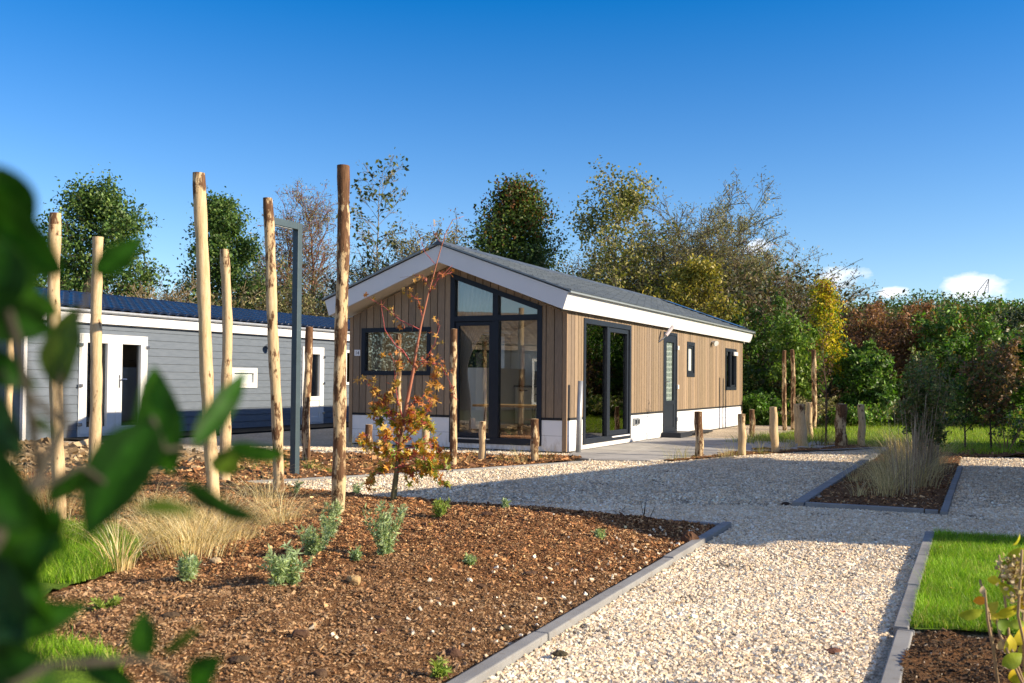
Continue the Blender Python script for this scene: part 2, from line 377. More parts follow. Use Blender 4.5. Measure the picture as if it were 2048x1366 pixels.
# ============================================================ GROUND
def sheet(name, poly, z, mat, kind='structure', **k):
    mb = MB(); mb.add([(p[0], p[1], z) for p in poly], [tuple(range(len(poly)))]); return mb.build(name, mat, kind=kind, **k)
def hgrid(name, x0, x1, y0, y1, nx, ny, fn, mat, clip=None, kind='structure', smooth=True):
    X, Y = np.meshgrid(np.linspace(x0, x1, nx), np.linspace(y0, y1, ny)); Z = fn(X, Y)
    V = np.stack([X, Y, Z], -1).reshape(-1, 3); i = np.arange(nx-1)[None]+(np.arange(ny-1)*nx)[:, None]; i = i.ravel()
    Fc = np.stack([i, i+1, i+nx+1, i+nx], -1)
    if clip is not None:
        cen = V[Fc].mean(1); Fc = Fc[inpoly(cen[:, :2], clip)]
    o = raw_mesh(name, V, Fc, mat, smooth=smooth); tag(o, kind=kind); return o
def vnoise(X, Y, sc, seed=0):
    """cheap smooth value noise"""
    rr = np.random.default_rng(seed); T = rr.uniform(-1, 1, (64, 64)); x = X*sc+1000; y = Y*sc+1000
    xi = np.floor(x).astype(int); yi = np.floor(y).astype(int); fx = x-xi; fy = y-yi; fx = fx*fx*(3-2*fx); fy = fy*fy*(3-2*fy)
    g = lambda a, b: T[a % 64, b % 64]
    return (g(xi, yi)*(1-fx)+g(xi+1, yi)*fx)*(1-fy)+(g(xi, yi+1)*(1-fx)+g(xi+1, yi+1)*fx)*fy

t = NT('rough_grass'); v = t.coord(); t.base(t.ramp(t.noise(v, 3, 8, .7), [(.3, (.035, .045, .015)), (.6, (.07, .085, .022)), (.8, (.12, .095, .045))])); t.rough(.95, .1); t.bump(t.noise(v, 30, 5), .6, .05); m_rough = t.m
sheet('ground', [(-700, -300), (700, -300), (700, 900), (-700, 900)], -.05, m_rough)
pl = lambda *q: [L(a, b) for a, b in q]
# gravel path: one sheet under the kerbed beds
gravel_poly = pl((-5.5, -6.9), (4, -16), (12, -16), (24, 3.0), (24, 4.0), (5.4, 2.4), (4.15, 4.2), (1.9, -.15), (2.1, 1), (2.6, 12.2), (-.2, 12.4), (-4.6, 12.4), (-4.6, -2.0), (-6.2, -2.3))
gravel_poly = pl((-1.2, -6.6), (1.5, -15), (14, -15), (24, 2.2), (24, 3.6), (5.4, 2.9), (4.4, 4.5), (2.6, 8), (2.1, 12.2), (-5.2, 12.6), (-9.6, 11), (-9.6, -3.2), (-1.0, -2.6), (-2.3, -6.0))
gs = sheet('gravel_path', gravel_poly, 0.0, m_gravel)
# far lawn
lawn_far = pl((1.55, 6.0), (3.3, 4.6), (5.42, 3.1), (5.42, 3.3), (30, 7.4), (44, 22), (8, 30), (-4, 26), (-.5, 12.6), (2.2, 11.8))
sheet('lawn', lawn_far, .010, m_lawn)
sheet('lawn', pl((-14, 13), (-10, 12), (-4, 26), (-20, 26)), .010, m_lawn)

# mounded mulch bed in the foreground
bedA = pl((4.28, -16), (4.01, -6.32), (-.55, -6.35), (-.7, -6.6), (-5.0, -7.5), (-9, -8.6), (-9, -16))
def hA(X, Y):
    ab = toL(np.stack([X, Y], -1)); a, b = ab[..., 0], ab[..., 1]
    e = np.minimum(np.clip((4.05-a)/1.1, 0, 1), np.clip((-6.25-b)/.7, 0, 1)); e = e*e*(3-2*e)
    lawnl = np.exp(-(((X+2.9)/1.1)**2+((Y-5.6)/1.3)**2))
    z = .012+e*.13+.028*vnoise(X, Y, 1.6, 3)*e+.022*vnoise(X, Y, 5, 4)*(e*.8+.15)+.011*vnoise(X, Y, 13, 5)+.006*vnoise(X, Y, 31, 8)
    return z-lawnl*.10*e
hgrid('planting_bed', -7.2, 3.2, 2.6, 10.4, 420, 320, hA, m_mulch, [p[:2] for p in bedA])
# left lawn patch lying in the bed
def blob(cx, cy, rx, ry, n=28, seed=1, rot=0):
    rr = np.random.default_rng(seed); ph = rr.uniform(0, 6, 3); out = []
    for i in range(n):
        t = 2*math.pi*i/n; k = 1+.1*math.sin(2*t+ph[0])+.06*math.sin(3*t+ph[1]); x = rx*k*math.cos(t); y = ry*k*math.sin(t)
        out.append((cx+x*math.cos(rot)-y*math.sin(rot), cy+x*math.sin(rot)+y*math.cos(rot)))
    return out
lawnP1 = [G(x, y, .06)[:2] for x, y in ((-250, 1072), (60, 1062), (150, 1064), (240, 1076), (282, 1105), (278, 1135), (240, 1162), (200, 1185), (150, 1205), (60, 1250), (-150, 1300), (-400, 1250))]
lawnP2 = [G(x, y, .06)[:2] for x, y in ((-200, 1330), (20, 1305), (60, 1310), (130, 1325), (190, 1340), (235, 1368), (260, 1420), (150, 1600), (-300, 1600))]
def hLawn(X, Y): return hA(X, Y)+.022
for lp in (lawnP1, lawnP2):
    a = np.array(lp); hgrid('lawn', a[:, 0].min(), a[:, 0].max(), a[:, 1].min(), a[:, 1].max(), 90, 90, hLawn, m_lawn, lp)
# bed with stakes in front of the chalet
bedB = pl((-5.2, -7.4), (-1.6, -6.5), (-1.19, -5.83), (-.85, -5.27), (.03, -3.51), (.83, -1.42), (.76, -1.15), (-1.3, -1.18), (-2.45, -2.1), (-4.4, -3.2), (-6.0, -4.4), (-9.5, -5.5))
def hB(X, Y): return .018+.05*np.clip(vnoise(X, Y, 1.2, 11)+.3, 0, 1)+.02*vnoise(X, Y, 5, 12)+.008*vnoise(X, Y, 17, 13)
hgrid('planting_bed', -8.5, 1.4, 8.4, 14.8, 260, 200, hB, m_mulch, [p[:2] for p in bedB])
bedS = pl((-20, -10), (-5.1, -7.2), (-3.6, -6.6), (-2.2, -5.5), (-3.4, -4.0), (-4.4, -3.3), (-5.9, -3.6), (-8.6, -3.1), (-12.5, -3.6), (-20, -5))
def hS(X, Y): return .03+.06*np.clip(vnoise(X, Y, .9, 21)+.2, 0, 1)+.03*vnoise(X, Y, 4, 22)+.014*vnoise(X, Y, 13, 23)
hgrid('planting_bed', -14, -2.4, 8.2, 16.6, 300, 220, hS, m_sand, [p[:2] for p in bedS])
m_slab = plain('sand_slab', (.42, .33, .22), .9, .2, 3, .25)
sheet('path', pl((-20, -12), (-1.55, -7.2), (-.95, -6.45), (-1.9, -6.32), (-3.6, -6.75), (-20, -10.4)), .055, m_slab)
# strip of soil with stakes along the far side of the path
bedC = pl((1.72, -.55), (1.88, -.6), (2.5, 1.2), (3.72, 3.22), (4.15, 4.1), (5.42, 3.0), (5.42, 3.35), (4.3, 4.9), (3.3, 4.9), (2.2, 1.9))
def hC(X, Y): return .016+.03*np.clip(vnoise(X, Y, 2.2, 31), 0, 1)+.012*vnoise(X, Y, 9, 32)
hgrid('planting_bed', 1.5, 9, 12.5, 18.5, 240, 180, hC, m_mulch, [p[:2] for p in bedC])
bedD = pl((5.42, 2.55), (9, 4.6), (24, 6.6), (24, 7.4), (9, 5.5), (5.42, 3.4))
hgrid('planting_bed', 6, 20, 12, 20, 240, 140, lambda X, Y: .02+.05*np.clip(vnoise(X, Y, 1.5, 41)+.4, 0, 1)+.012*vnoise(X, Y, 8, 42), m_mulch, [p[:2] for p in bedD])
# planted island between the two gravel paths
isl = pl((4.35, -4.66), (5.46, -4.62), (5.46, 2.5), (4.9, 3.6), (4.33, 4.0))
def hI(X, Y): return .022+.018*vnoise(X, Y, 3, 51)+.01*vnoise(X, Y, 11, 52)
hgrid('planting_bed', 2.2, 8.4, 8, 17.4, 220, 300, hI, m_mulch, [p[:2] for p in isl])
# lawn and bed right of the near path
lawnR = pl((5.54, -8.98), (5.50, -6.02), (13, -5.7), (13, -8.8), (6.4, -8.80), (6.0, -8.88), (5.7, -8.92))
hgrid('lawn', 1.2, 8, 2.4, 10, 60, 60, lambda X, Y: .035+.004*vnoise(X, Y, 6, 61), m_lawn, [p[:2] for p in lawnR])
bedR = pl((5.60, -14), (5.55, -9.0), (6.4, -8.82), (13, -8.8), (13, -14))
def hR(X, Y): return .028+.035*np.clip(vnoise(X, Y, 2.4, 71)+.2, 0, 1)+.014*vnoise(X, Y, 8, 72)+.006*vnoise(X, Y, 22, 73)
hgrid('planting_bed', .4, 6, 1.5, 6, 260, 220, hR, m_mulch, [p[:2] for p in bedR])

# kerbs: runs of 1 m concrete kerbstones with open joints
def kerb(p0, p1, w=.058, h=.055, piece=.98, rough=.004):
    p0 = np.array(p0[:2]); p1 = np.array(p1[:2]); d = p1-p0; ln = np.linalg.norm(d); d /= ln; n = np.array([-d[1], d[0]])
    mb = MB(); s = 0; k = 0
    while s < ln-.02:
        e = min(s+piece, ln); a = p0+d*(s+.004); b = p0+d*(e-.004); o = random.uniform(-rough, rough); dz = random.uniform(-.004, .004); a = a+n*o; b = b+n*random.uniform(-rough, rough)
        q = [a-n*w/2, b-n*w/2, b+n*w/2, a+n*w/2]
        V = [(x, y, -.04) for x, y in q]+[(x, y, h+dz) for x, y in q]
        mb.add(V, [(0, 3, 2, 1), (4, 5, 6, 7), (0, 1, 5, 4), (1, 2, 6, 5), (2, 3, 7, 6), (3, 0, 4, 7)]); s = e; k += 1
    return mb.build('kerb', m_kerb, bevel=.006, kind='structure')
kerb(L(4.20, -11.8), L(4.05, -6.22), w=.068, h=.038); kerb(L(4.0, -6.27), L(-.4, -6.33), h=.03)
kerb(L(5.50, -9.02), L(5.465, -6.0), h=.045, w=.065); kerb(L(5.55, -12), L(5.525, -9.04), h=.04, w=.068)
kerb(L(4.31, -4.72), L(4.26, 4.0), h=.04, w=.10); kerb(L(5.50, -4.70), L(5.50, .35), h=.04); kerb(L(4.37, -4.69), L(5.46, -4.64), h=.045)
for a, b in (((-1.22, -5.87), (-.87, -5.29)), ((-.87, -5.29), (.02, -3.52)), ((.02, -3.52), (.85, -1.42))): kerb(L(*a), L(*b), h=.028, w=.06)
kerb(L(-2.4, -2.06), L(-1.3, -1.13), h=.03, w=.06); kerb(L(-1.3, -1.13), L(.86, -1.12), h=.035, w=.07)
kerb(L(4.2, 4.15), L(3.0, 2.15), h=.03, w=.05)

# patio of big concrete slabs
t = NT('patio_concrete'); v = t.coord(); c = t.mix(t.ramp(t.noise(v, 3, 6, .6), [(.3, .0), (.7, 1.0)]), (.26, .25, .235), (.37, .355, .33)); c = t.mix(1.0, c, t.attr(), 'MULTIPLY')
t.base(c); t.rough(.85, .3); t.bump(t.noise(v, 150, 3), .25, .002); m_patio = t.m
pat = [L(*q)[:2] for q in ((.9, -1.05), (1.62, -.78), (1.9, .1), (2.3, 1.6), (3.2, 3.0), (3.55, 4.9), (2.8, 5.4), (1.5, 5.45), (1.2, 5.1), (.06, 5.1), (.06, .2), (.3, -.6))]
mb = MB(); patL = toL(np.array(pat))
def clip_poly(poly, x0, x1, y0, y1):
    def cl(P, f, inter):
        o = []
        for i in range(len(P)):
            a, b = P[i-1], P[i]
            if f(b):
                if not f(a): o.append(inter(a, b))
                o.append(b)
            elif f(a): o.append(inter(a, b))
        return o
    def ix(c): return lambda a, b: (c, a[1]+(b[1]-a[1])*(c-a[0])/(b[0]-a[0]))
    def iy(c): return lambda a, b: (a[0]+(b[0]-a[0])*(c-a[1])/(b[1]-a[1]), c)
    P = [tuple(p) for p in poly]
    for f, g in ((lambda p: p[0] >= x0, ix(x0)), (lambda p: p[0] <= x1, ix(x1)), (lambda p: p[1] >= y0, iy(y0)), (lambda p: p[1] <= y1, iy(y1))):
        if P: P = cl(P, f, g)
    return P
for i in range(0, 5):
    for j in range(-2, 9):
        q = clip_poly(patL, i*.8+.004, i*.8+.796, j*.8+.004, j*.8+.796)
        if len(q) >= 3:
            g = random.uniform(.9, 1.06); mb.prism([tuple(L(*p)[:2]) for p in q], 2, -.03, .022+random.uniform(-.002, .002), (g, g, g))
mb.build('patio', m_patio, kind='structure')
sheet('patio_bedding', pat, .006, m_sand)

# ---- loose stones, bark and grass lying on these surfaces
def inany(P, polys):
    k = np.zeros(len(P), bool)
    for q in polys: k |= inpoly(P, [p[:2] for p in q])
    return k
GP = [(.80, .71, .56), (.76, .65, .48), (.72, .59, .42), (.76, .60, .40), (.66, .51, .35), (.84, .78, .66), (.79, .68, .52), (.62, .50, .37), (.74, .57, .38), (.82, .74, .60)]
def lay_gravel():
    parts = []
    block = [bedA, bedB, bedS, bedC, bedD, isl, lawnR, bedR, pat, lawn_far]
    for (y0, y1, dens, s) in ((3.1, 5.6, 10000, .0096), (5.6, 8.6, 5200, .0106), (8.6, 15.6, 1100, .012)):
        n = int((y1-y0)*14*dens); P = np.stack([rng.uniform(-6, 8, n), rng.uniform(y0, y1, n)], -1)
        P = P[inview(P, .14)]; P = P[inpoly(P, [p[:2] for p in gravel_poly])]; P = P[~inany(P, block)]
        ab = toL(P); k = (np.abs(ab[:, 0]-(4.05-.0269*(ab[:, 1]+6.22))) < .042) & (ab[:, 1] < -6.2); k |= (np.abs(ab[:, 0]-5.51) < .055) & (ab[:, 1] < -6.0); k |= (np.abs(ab[:, 0]-4.29) < .06) & (ab[:, 1] > -4.7); P = P[~k]
        n = len(P); sz = s*np.exp(rng.normal(0, .28, n)); Z = rng.uniform(.0, .006, n); cg = pick(GP, n, var=.12)*(1+.10*vnoise(P[:, 0], P[:, 1], 1.3, 301)+.07*vnoise(P[:, 0], P[:, 1], 4.5, 302))[:, None]; dk = rng.random(n) < np.clip(vnoise(P[:, 0], P[:, 1], 3.1, 303)-.62, 0, .3)*1.2; cg[dk] *= .35
        parts.append(chips(np.column_stack([P, Z]), sz, np.clip(cg, 0, .9), (1.15, .95, .6), .3, .33))
    V, Fc, Cc = cat3(parts); o = raw_mesh('gravel', V, Fc, m_stone, fcol=Cc); tag(o, 'loose cream and tan gravel stones covering the garden paths', 'gravel', kind='stuff')
lay_gravel()
BP = [(.28, .125, .05), (.38, .18, .075), (.48, .27, .12), (.12, .055, .026), (.60, .38, .19), (.34, .16, .07), (.21, .105, .055), (.09, .045, .024)]
def lay_bark(poly, hf, dens, lab, box, light=.012, pal=BP, s=.0072, avoid=()):
    x0, x1, y0, y1 = box; n = int((x1-x0)*(y1-y0)*dens); P = np.stack([rng.uniform(x0, x1, n), rng.uniform(y0, y1, n)], -1)
    P = P[inview(P)]; P = P[inpoly(P, [p[:2] for p in poly])]; P = P[rng.random(len(P)) < np.clip(5.5/P[:, 1], .2, 1)**1.2]
    for q in avoid: P = P[~inpoly(P, q)]
    z = hf(P[:, 0], P[:, 1]); n = len(P); sz = s*np.exp(rng.normal(0, .45, n))*np.clip(P[:, 1]/6, .85, 1.5)
    cl = pick(pal, n, var=.3); w = rng.random(n) < light; cl[w] = pick([(.62, .52, .40), (.5, .40, .28)], w.sum(), var=.15); sz[w] *= .8
    if poly is bedA:
        f_ = np.clip((5.1-P[:, 1])/1.3+.55*vnoise(P[:, 0], P[:, 1], 1.7, 66), 0, .5)[:, None]; cl = cl*(1-f_)+f_*pick([(.40, .27, .15), (.30, .19, .10), (.50, .36, .22), (.20, .13, .07)], n, var=.25)
    parts = [chips(np.column_stack([P, z+rng.uniform(-.002, .008, n)]), sz, cl, (1.3, .6, .30), .3, .4)]
    V, Fc, Cc = cat3(parts); o = raw_mesh('bark_mulch', V, Fc, m_chip, fcol=Cc); tag(o, lab, 'bark mulch', kind='stuff')
lay_bark(bedA, hA, 9500, 'brown bark chips on the big mound in the foreground', (-6, 3, 3, 10), avoid=[lawnP1, lawnP2], light=.002)
lay_bark(bedB, hB, 900, 'bark chips in the staked bed before the wooden chalet', (-6, 1.5, 8.5, 14.5), s=.016)
lay_bark(bedS, hS, 300, 'tan clods of loose sandy soil in front of the grey chalet', (-9, -2, 8.5, 16), pal=[(.30, .21, .12), (.22, .15, .08), (.4, .3, .18)], s=.04)
lay_bark(isl, hI, 1400, 'dark bark chips in the kerbed island bed', (2.2, 8, 8, 17), light=.05)
lay_bark(bedR, hR, 7500, 'dark bark chips in the bottom right bed', (.8, 4, 2.9, 5.5), pal=[(.06, .035, .02), (.11, .065, .035), (.17, .11, .06), (.03, .02, .012)], light=.025)
lay_bark(bedC, hC, 900, 'bark chips in the strip of stakes along the patio', (1.5, 9, 12.5, 18.5))
lay_bark(bedD, hC, 300, 'brown leaf litter along the edge of the far lawn', (6, 12, 12, 18), pal=[(.3, .18, .09), (.2, .11, .05), (.12, .07, .04)], s=.028)
# stray gravel thrown on to the mound beside the kerb
P = scatter(pl((4.12, -10.5), (3.98, -6.5), (2.9, -7.2), (3.3, -10.5)), 900); P = P[rng.random(len(P)) < np.clip(1-(4.0-toL(P)[:, 0])/1.0, 0, 1)**2*.8+.03]
v_, f_, c_ = chips(np.column_stack([P, hA(P[:, 0], P[:, 1])+.008]), .0115*np.exp(rng.normal(0, .3, len(P))), pick(GP, len(P)), (1.1, .9, .7), .3)
o = raw_mesh('stray_gravel', v_, f_, m_stone, fcol=c_); tag(o, 'stray cream gravel scattered over bark beside the kerb', 'gravel', kind='stuff')

GC = [(.17, .32, .012), (.23, .40, .02), (.11, .24, .010), (.31, .46, .04), (.19, .34, .015)]
def lay_grass(name, poly, hf, dens, h, w, box, lab, pal=GC, lean=.5, ymax=99):
    x0, x1, y0, y1 = box; n = int((x1-x0)*(y1-y0)*dens); P = np.stack([rng.uniform(x0, x1, n), rng.uniform(y0, y1, n)], -1)
    P = P[inview(P, .32 if poly is lawnR else .06)]; P = P[inpoly(P, [p[:2] for p in poly])]; n = len(P); z = hf(P[:, 0], P[:, 1])-.004
    cl = pick(pal, n, var=.22)*(1+.28*vnoise(P[:, 0], P[:, 1], 2.6, 89)+.2*vnoise(P[:, 0], P[:, 1], 8, 90))[:, None]; y = rng.random(n) < .05+.16*np.clip(vnoise(P[:, 0], P[:, 1], 3.3, 87), 0, 1); cl[y] = (.42, .37, .12)
    hh = h*np.exp(rng.normal(0, .3, n))*(1+.25*vnoise(P[:, 0], P[:, 1], 5, 88))
    v_, f_, c_ = blades(np.column_stack([P, z]), hh, w*np.ones(n), rng.uniform(.2, 1.0, n)*lean*1.6, cl, seg=2)
    o = raw_mesh(name, v_, f_, m_blade, fcol=c_); tag(o, lab, 'grass', kind='stuff')
lay_grass('grass', lawnR, lambda x, y: .035+0*x, 21000, .034, .0042, (1.6, 6.4, 3.8, 7.7), 'bright green lawn behind the kerb on the right')
lay_grass('grass', lawnP1, hLawn, 11000, .05, .005, (-5, -1.8, 4.4, 7.2), 'bright green grass patch by the dry tufts on the left')
lay_grass('grass', lawnP2, hLawn, 14000, .045, .005, (-2.6, -1, 3.1, 4.2), 'bright green grass in the bottom left corner')
lay_grass('grass', lawn_far, lambda x, y: .01+0*x, 420, .07, .012, (2.5, 17, 14, 34), 'sunlit lawn stretching in front of the thicket', pal=[(.22, .33, .02), (.28, .38, .035), (.15, .24, .015)])
edge = pl((5.42, 3.0), (5.42, 3.5), (12, 6.6), (12, 5.6))
lay_grass('grass', edge, lambda x, y: .02+0*x, 500, .12, .010, (6, 12, 14, 22), 'longer grass fringe along the bed beyond the gravel', lean=.8)
# ============================================================ MAIN CHALET (local axes: x out of the long wall, y along it)
RZ = -YAW
house = empty('chalet', tuple(HC), RZ, label='long single-storey chalet clad in vertical wooden boards with white plinth and fascia', cat='chalet')
HW, HL, XM = 4.05, 11.6, -2.06
def soff(x): return 3.005-.405*abs(x-XM)
def deck(x): return 3.285-.366*abs(x-XM)
WP = [(0.259, 0.190, 0.123), (0.288, 0.210, 0.139), (0.226, 0.168, 0.109), (0.272, 0.197, 0.127), (0.243, 0.181, 0.127)]
def boards(name, axis, a0, a1, z0, topf, pos, out, openings, pitch=.14, parent=None, mat=None, pal=WP):
    """vertical cladding boards as separate bevel-edged planks; openings [(a0,a1,z0,ztopfn)]"""
    mb = MB(); rr = random.Random(5); n = int(round((a1-a0)/pitch)); p = (a1-a0)/n
    for i in range(n):
        s, e = a0+i*p+.007, a0+(i+1)*p-.007
        base = rr.choice(pal); k = rr.uniform(.84, 1.12); col = tuple(c*k for c in base); dp = rr.uniform(-.0012, .0012)
        cuts = sorted({s, e} | {o for op in openings for o in op[:2] if s < o < e})
        for c0, c1 in zip(cuts[:-1], cuts[1:]):
            m = (c0+c1)/2; spans = [(z0, None)]
            for (o0, o1, oz0, oz1) in openings:
                if o0 <= m <= o1:
                    spans = [(z0, oz0)] if oz0 > z0+.01 else []
                    spans.append((oz1, None))
            for lo, hi in spans:
                f = lambda a, zz: zz(a) if callable(zz) else zz
                l0, l1 = f(c0, lo), f(c1, lo); h0, h1 = (topf(c0), topf(c1)) if hi is None else (f(c0, hi), f(c1, hi))
                if max(h0-l0, h1-l1) < .01: continue
                P = [(c0, l0), (c1, l1), (c1, h1), (c0, h0)]
                mb.prism(P, axis, min(pos, pos+out*(.02+dp)), max(pos, pos+out*(.02+dp)), col)
    return mb.build(name, mat or m_wood, parent)
def wallslab(name, axis, a0, a1, z0, topf, p0, p1, openings, mat, parent):
    """solid wall with real openings, cut in strips"""
    mb = MB(); cuts = sorted({a0, a1, XM if axis == 1 and a0 < XM < a1 else a0} | {o for op in openings for o in op[:2] if a0 < o < a1})
    for c0, c1 in zip(cuts[:-1], cuts[1:]):
        m = (c0+c1)/2; spans = [(z0, None)]
        for (o0, o1, oz0, oz1) in openings:
            if o0 <= m <= o1: spans = ([(z0, oz0)] if oz0 > z0+.005 else [])+[(oz1, None)]
        for lo, hi in spans:
            f = lambda a, zz: zz(a) if callable(zz) else zz
            P = [(c0, f(c0, lo)), (c1, f(c1, lo)), (c1, topf(c1) if hi is None else f(c1, hi)), (c0, topf(c0) if hi is None else f(c0, hi))]
            if P[2][1]-P[1][1] < .01 and P[3][1]-P[0][1] < .01: continue
            mb.prism(P, axis, p0, p1)
    return mb.build(name, mat, parent)
bigtop = lambda x: 2.875-.352*((-.40-x)*-1-1.66)*-1 if False else 2.285+.355*(-.40-x)
frontop = [(-2.06, -.40, .10, bigtop), (-3.82, -2.43, 1.19, 1.995)]
sideop = [(.65, 2.90, .10, 2.135), (4.83, 5.77, .09, 2.13), (6.48, 7.07, 1.235, 1.995), (9.80, 10.93, .935, 1.975)]
wt = lambda x: soff(x)-.004
wb = lambda y: 2.19
# walls stop clear of one another at the corners
boards('wood_cladding', 1, -HW+.05, -.05, .545, lambda x: wt(x), 0.0, -1, frontop, parent=house)
boards('wood_cladding', 0, .012, HL-.05, .545, wb, 0.0, 1, sideop, parent=house)
wallslab('membrane', 1, -HW+.02, -.004, .03, wt, .001, .006, frontop, m_black, house); wallslab('wall', 1, -HW+.02, -.13, .03, wt, .007, .12, frontop, m_inwall, house)
wallslab('membrane', 0, .008, HL-.02, .03, wb, -.006, -.001, sideop, m_black, house); wallslab('wall', 0, .008, HL-.02, .03, wb, -.12, -.007, sideop, m_inwall, house)
mb = MB(); mb.box(-HW, -HW+.12, .125, 2.6, .03, 2.18); mb.box(-HW, -HW+.12, 5.6, HL, .03, 2.18); mb.box(-HW, -HW+.12, 2.6, 5.6, .03, .14); mb.box(-HW, -HW+.12, 2.6, 5.6, 2.12, 2.18); mb.box(-HW+.121, -.121, HL-.12, HL, .03, 2.2); mb.prism([(-HW+.121, 2.2), (-.121, 2.2), (XM, 2.98)], 1, HL-.12, HL); mb.build('wall', m_inwall, house)  # unseen left wall has an added unglazed opening to brighten the kitchen
# corner trims of wood
wc = (.31, .21, .13)
for bx_ in ((-.048, .024, -.026, .010), (-HW-.02, -HW+.048, -.026, .02), (-.02, .026, HL-.048, HL+.01)): mb = MB(); mb.box(*bx_, .03, 2.19, wc); mb.build('corner_trim', m_wood, house)
# white plinth of two boards, dark drip strip above and dark base below
def plinth(axis, a0, a1, pos, out, ops):
    mb = MB()
    for z0, z1 in ((.022, .262), (.266, .505)):
        cuts = sorted({a0, a1} | {o for op in ops for o in op[:2] if a0 < o < a1})
        for c0, c1 in zip(cuts[:-1], cuts[1:]):
            top = z1
            for (o0, o1, oz0, oz1) in ops:
                if o0 <= (c0+c1)/2 <= o1 and oz0 < z1: top = oz0
            if top-z0 < .01: continue
            mb.prism([(c0, z0), (c1, z0), (c1, top), (c0, top)], axis, min(pos, pos+out*.016), max(pos, pos+out*.016))
    mb.build('plinth', m_white, house, bevel=.0015)
    m2 = MB(); cuts = sorted({a0, a1} | {o for op in ops if op[2] < .5 for o in op[:2] if a0 < o < a1})
    for c0, c1 in zip(cuts[:-1], cuts[1:]):
        if not any(o[0] <= (c0+c1)/2 <= o[1] and o[2] < .5 for o in ops): m2.prism([(c0, .507), (c1, .507), (c1, .543), (c0, .543)], axis, min(pos, pos+out*.024), max(pos, pos+out*.024))
    m2.prism([(a0, -.04), (a1, -.04), (a1, .019), (a0, .019)], axis, min(pos, pos+out*.018), max(pos, pos+out*.018)); m2.build('drip_strip', m_black, house)
plinth(1, -HW+.05, -.05, 0.0, -1, frontop); plinth(0, .012, HL-.05, 0.0, 1, sideop)
# roof body: white fascia with cream soffit, grey shingle skin
mb = MB(); fo = .22
prof = [(XM+2.265, 2.455), (XM+2.175, 2.195), (XM, 3.005), (XM-2.175, 2.195), (XM-2.265, 2.455), (XM, 3.285)]
mb.prism([(XM+2.265, 2.455), (XM+2.175, 2.195), (XM+2.125, 2.2155), (XM+2.195, 2.48)], 1, -.36, HL+.46)
mb.prism([(XM-2.265, 2.455), (XM-2.175, 2.195), (XM-2.125, 2.2155), (XM-2.195, 2.48)], 1, -.36, HL+.46)
for y0, y1 in ((-.40, -.362), (HL+.462, HL+.50)):
    mb.prism([(XM+2.265, 2.455), (XM+2.175, 2.195), (XM+.0005, 3.005), (XM+.0005, 3.285)], 1, y0, y1)
    mb.prism([(XM-2.265, 2.455), (XM-2.175, 2.195), (XM-.0005, 3.005), (XM-.0005, 3.285)], 1, y0, y1)
mb.build('fascia', m_fascia, house, bevel=.002)
mb = MB()
for sgn in (1, -1):
    mb.prism([(XM+sgn*2.12, 2.222), (XM+sgn*.001, 3.008), (XM+sgn*.001, 3.20), (XM+sgn*2.12, 2.46)], 1, -.355, HL+.455)
mb.build('soffit', m_soffit, house)
def shingles(xr, zr, xe, ze, y0, y1, course, period, amp, step, mat, name, parent, ny=7, thick=.02, cols=None):
    """stepped roof courses with a wave along them; ridge (xr,zr) to eave (xe,ze)"""
    ln = math.hypot(xe-xr, ze-zr); nc = int(round(ln/course)); dx, dz = (xe-xr)/ln, (ze-zr)/ln; nx_, nz_ = -dz*(1 if xe > xr else -1), abs(dx)
    Y = np.arange(y0, y1+1e-6, period/ny) if amp > 0 else np.linspace(y0, y1, 40)
    rows = []
    for c in range(nc):
        s0, s1 = ln*c/nc, ln*(c+1)/nc
        rows += [(s0, 0.0), (s1-.026, step), (s1-.010, step*.86), (s1-.003, step*.5)] if amp > .01 else [(s0, 0.0), (s0+.002, .004), (s1-.004, step), (s1, step*.9)]
    rows.append((ln, -thick))
    V = []
    ph = np.random.default_rng(3).uniform(-.004, .004, (nc+1, int((y1-y0)/period)+3)) if amp >= 0 else None
    for ri, (s, h) in enumerate(rows):
        w = amp*(np.abs(np.sin(np.pi*(Y-y0)/period))**.7) if amp > 0 else np.zeros_like(Y)
        hh = h+w+thick; V.append(np.stack([xr+dx*s+nx_*hh, Y, zr+dz*s+nz_*hh], -1))
    V = np.array(V).reshape(-1, 3); n = len(Y); i = (np.arange(n-1)[None]+(np.arange(len(rows)-1)*n)[:, None]).ravel()
    Fc = np.stack([i, i+1, i+n+1, i+n], -1)
    if xe > xr: Fc = Fc[:, ::-1]
    return raw_mesh(name, V, Fc, mat, parent, smooth=False)
t = NT('grey_shingle'); v = t.coord(); n = t.noise(v, 8, 5); br = t.new('ShaderNodeTexBrick'); mp = t.coord((1, 1, 1)); cbn = t.new('ShaderNodeCombineXYZ'); sp2 = t.new('ShaderNodeSeparateXYZ'); t.lk(mp, sp2.inputs[0]); t.lk(sp2.outputs[1], cbn.inputs[0]); t.lk(sp2.outputs[0], cbn.inputs[1]); t.lk(cbn.outputs[0], br.inputs[0])
br.inputs['Scale'].default_value = 1; br.inputs['Brick Width'].default_value = .42; br.inputs['Row Height'].default_value = .215; br.inputs['Mortar Size'].default_value = .016; br.inputs['Color1'].default_value = (.05, .065, .085, 1); br.inputs['Color2'].default_value = (.085, .105, .13, 1); br.inputs['Mortar'].default_value = (.012, .016, .02, 1)
t.base(t.mix(.35, br.outputs[0], t.ramp(n, [(.3, (.045, .06, .08)), (.7, (.10, .12, .15))]))); t.rough(.55, .45); t.bump(t.noise(v, 90, 3), .3, .003); m_shing = t.m
roof = shingles(XM, 3.292, XM+2.30, 2.452, -.43, HL+.53, .215, .4, 0, .022, m_shing, 'roof', house)
shingles(XM, 3.292, XM-2.30, 2.452, -.43, HL+.53, .215, .4, 0, .022, m_shing, 'roof', house)
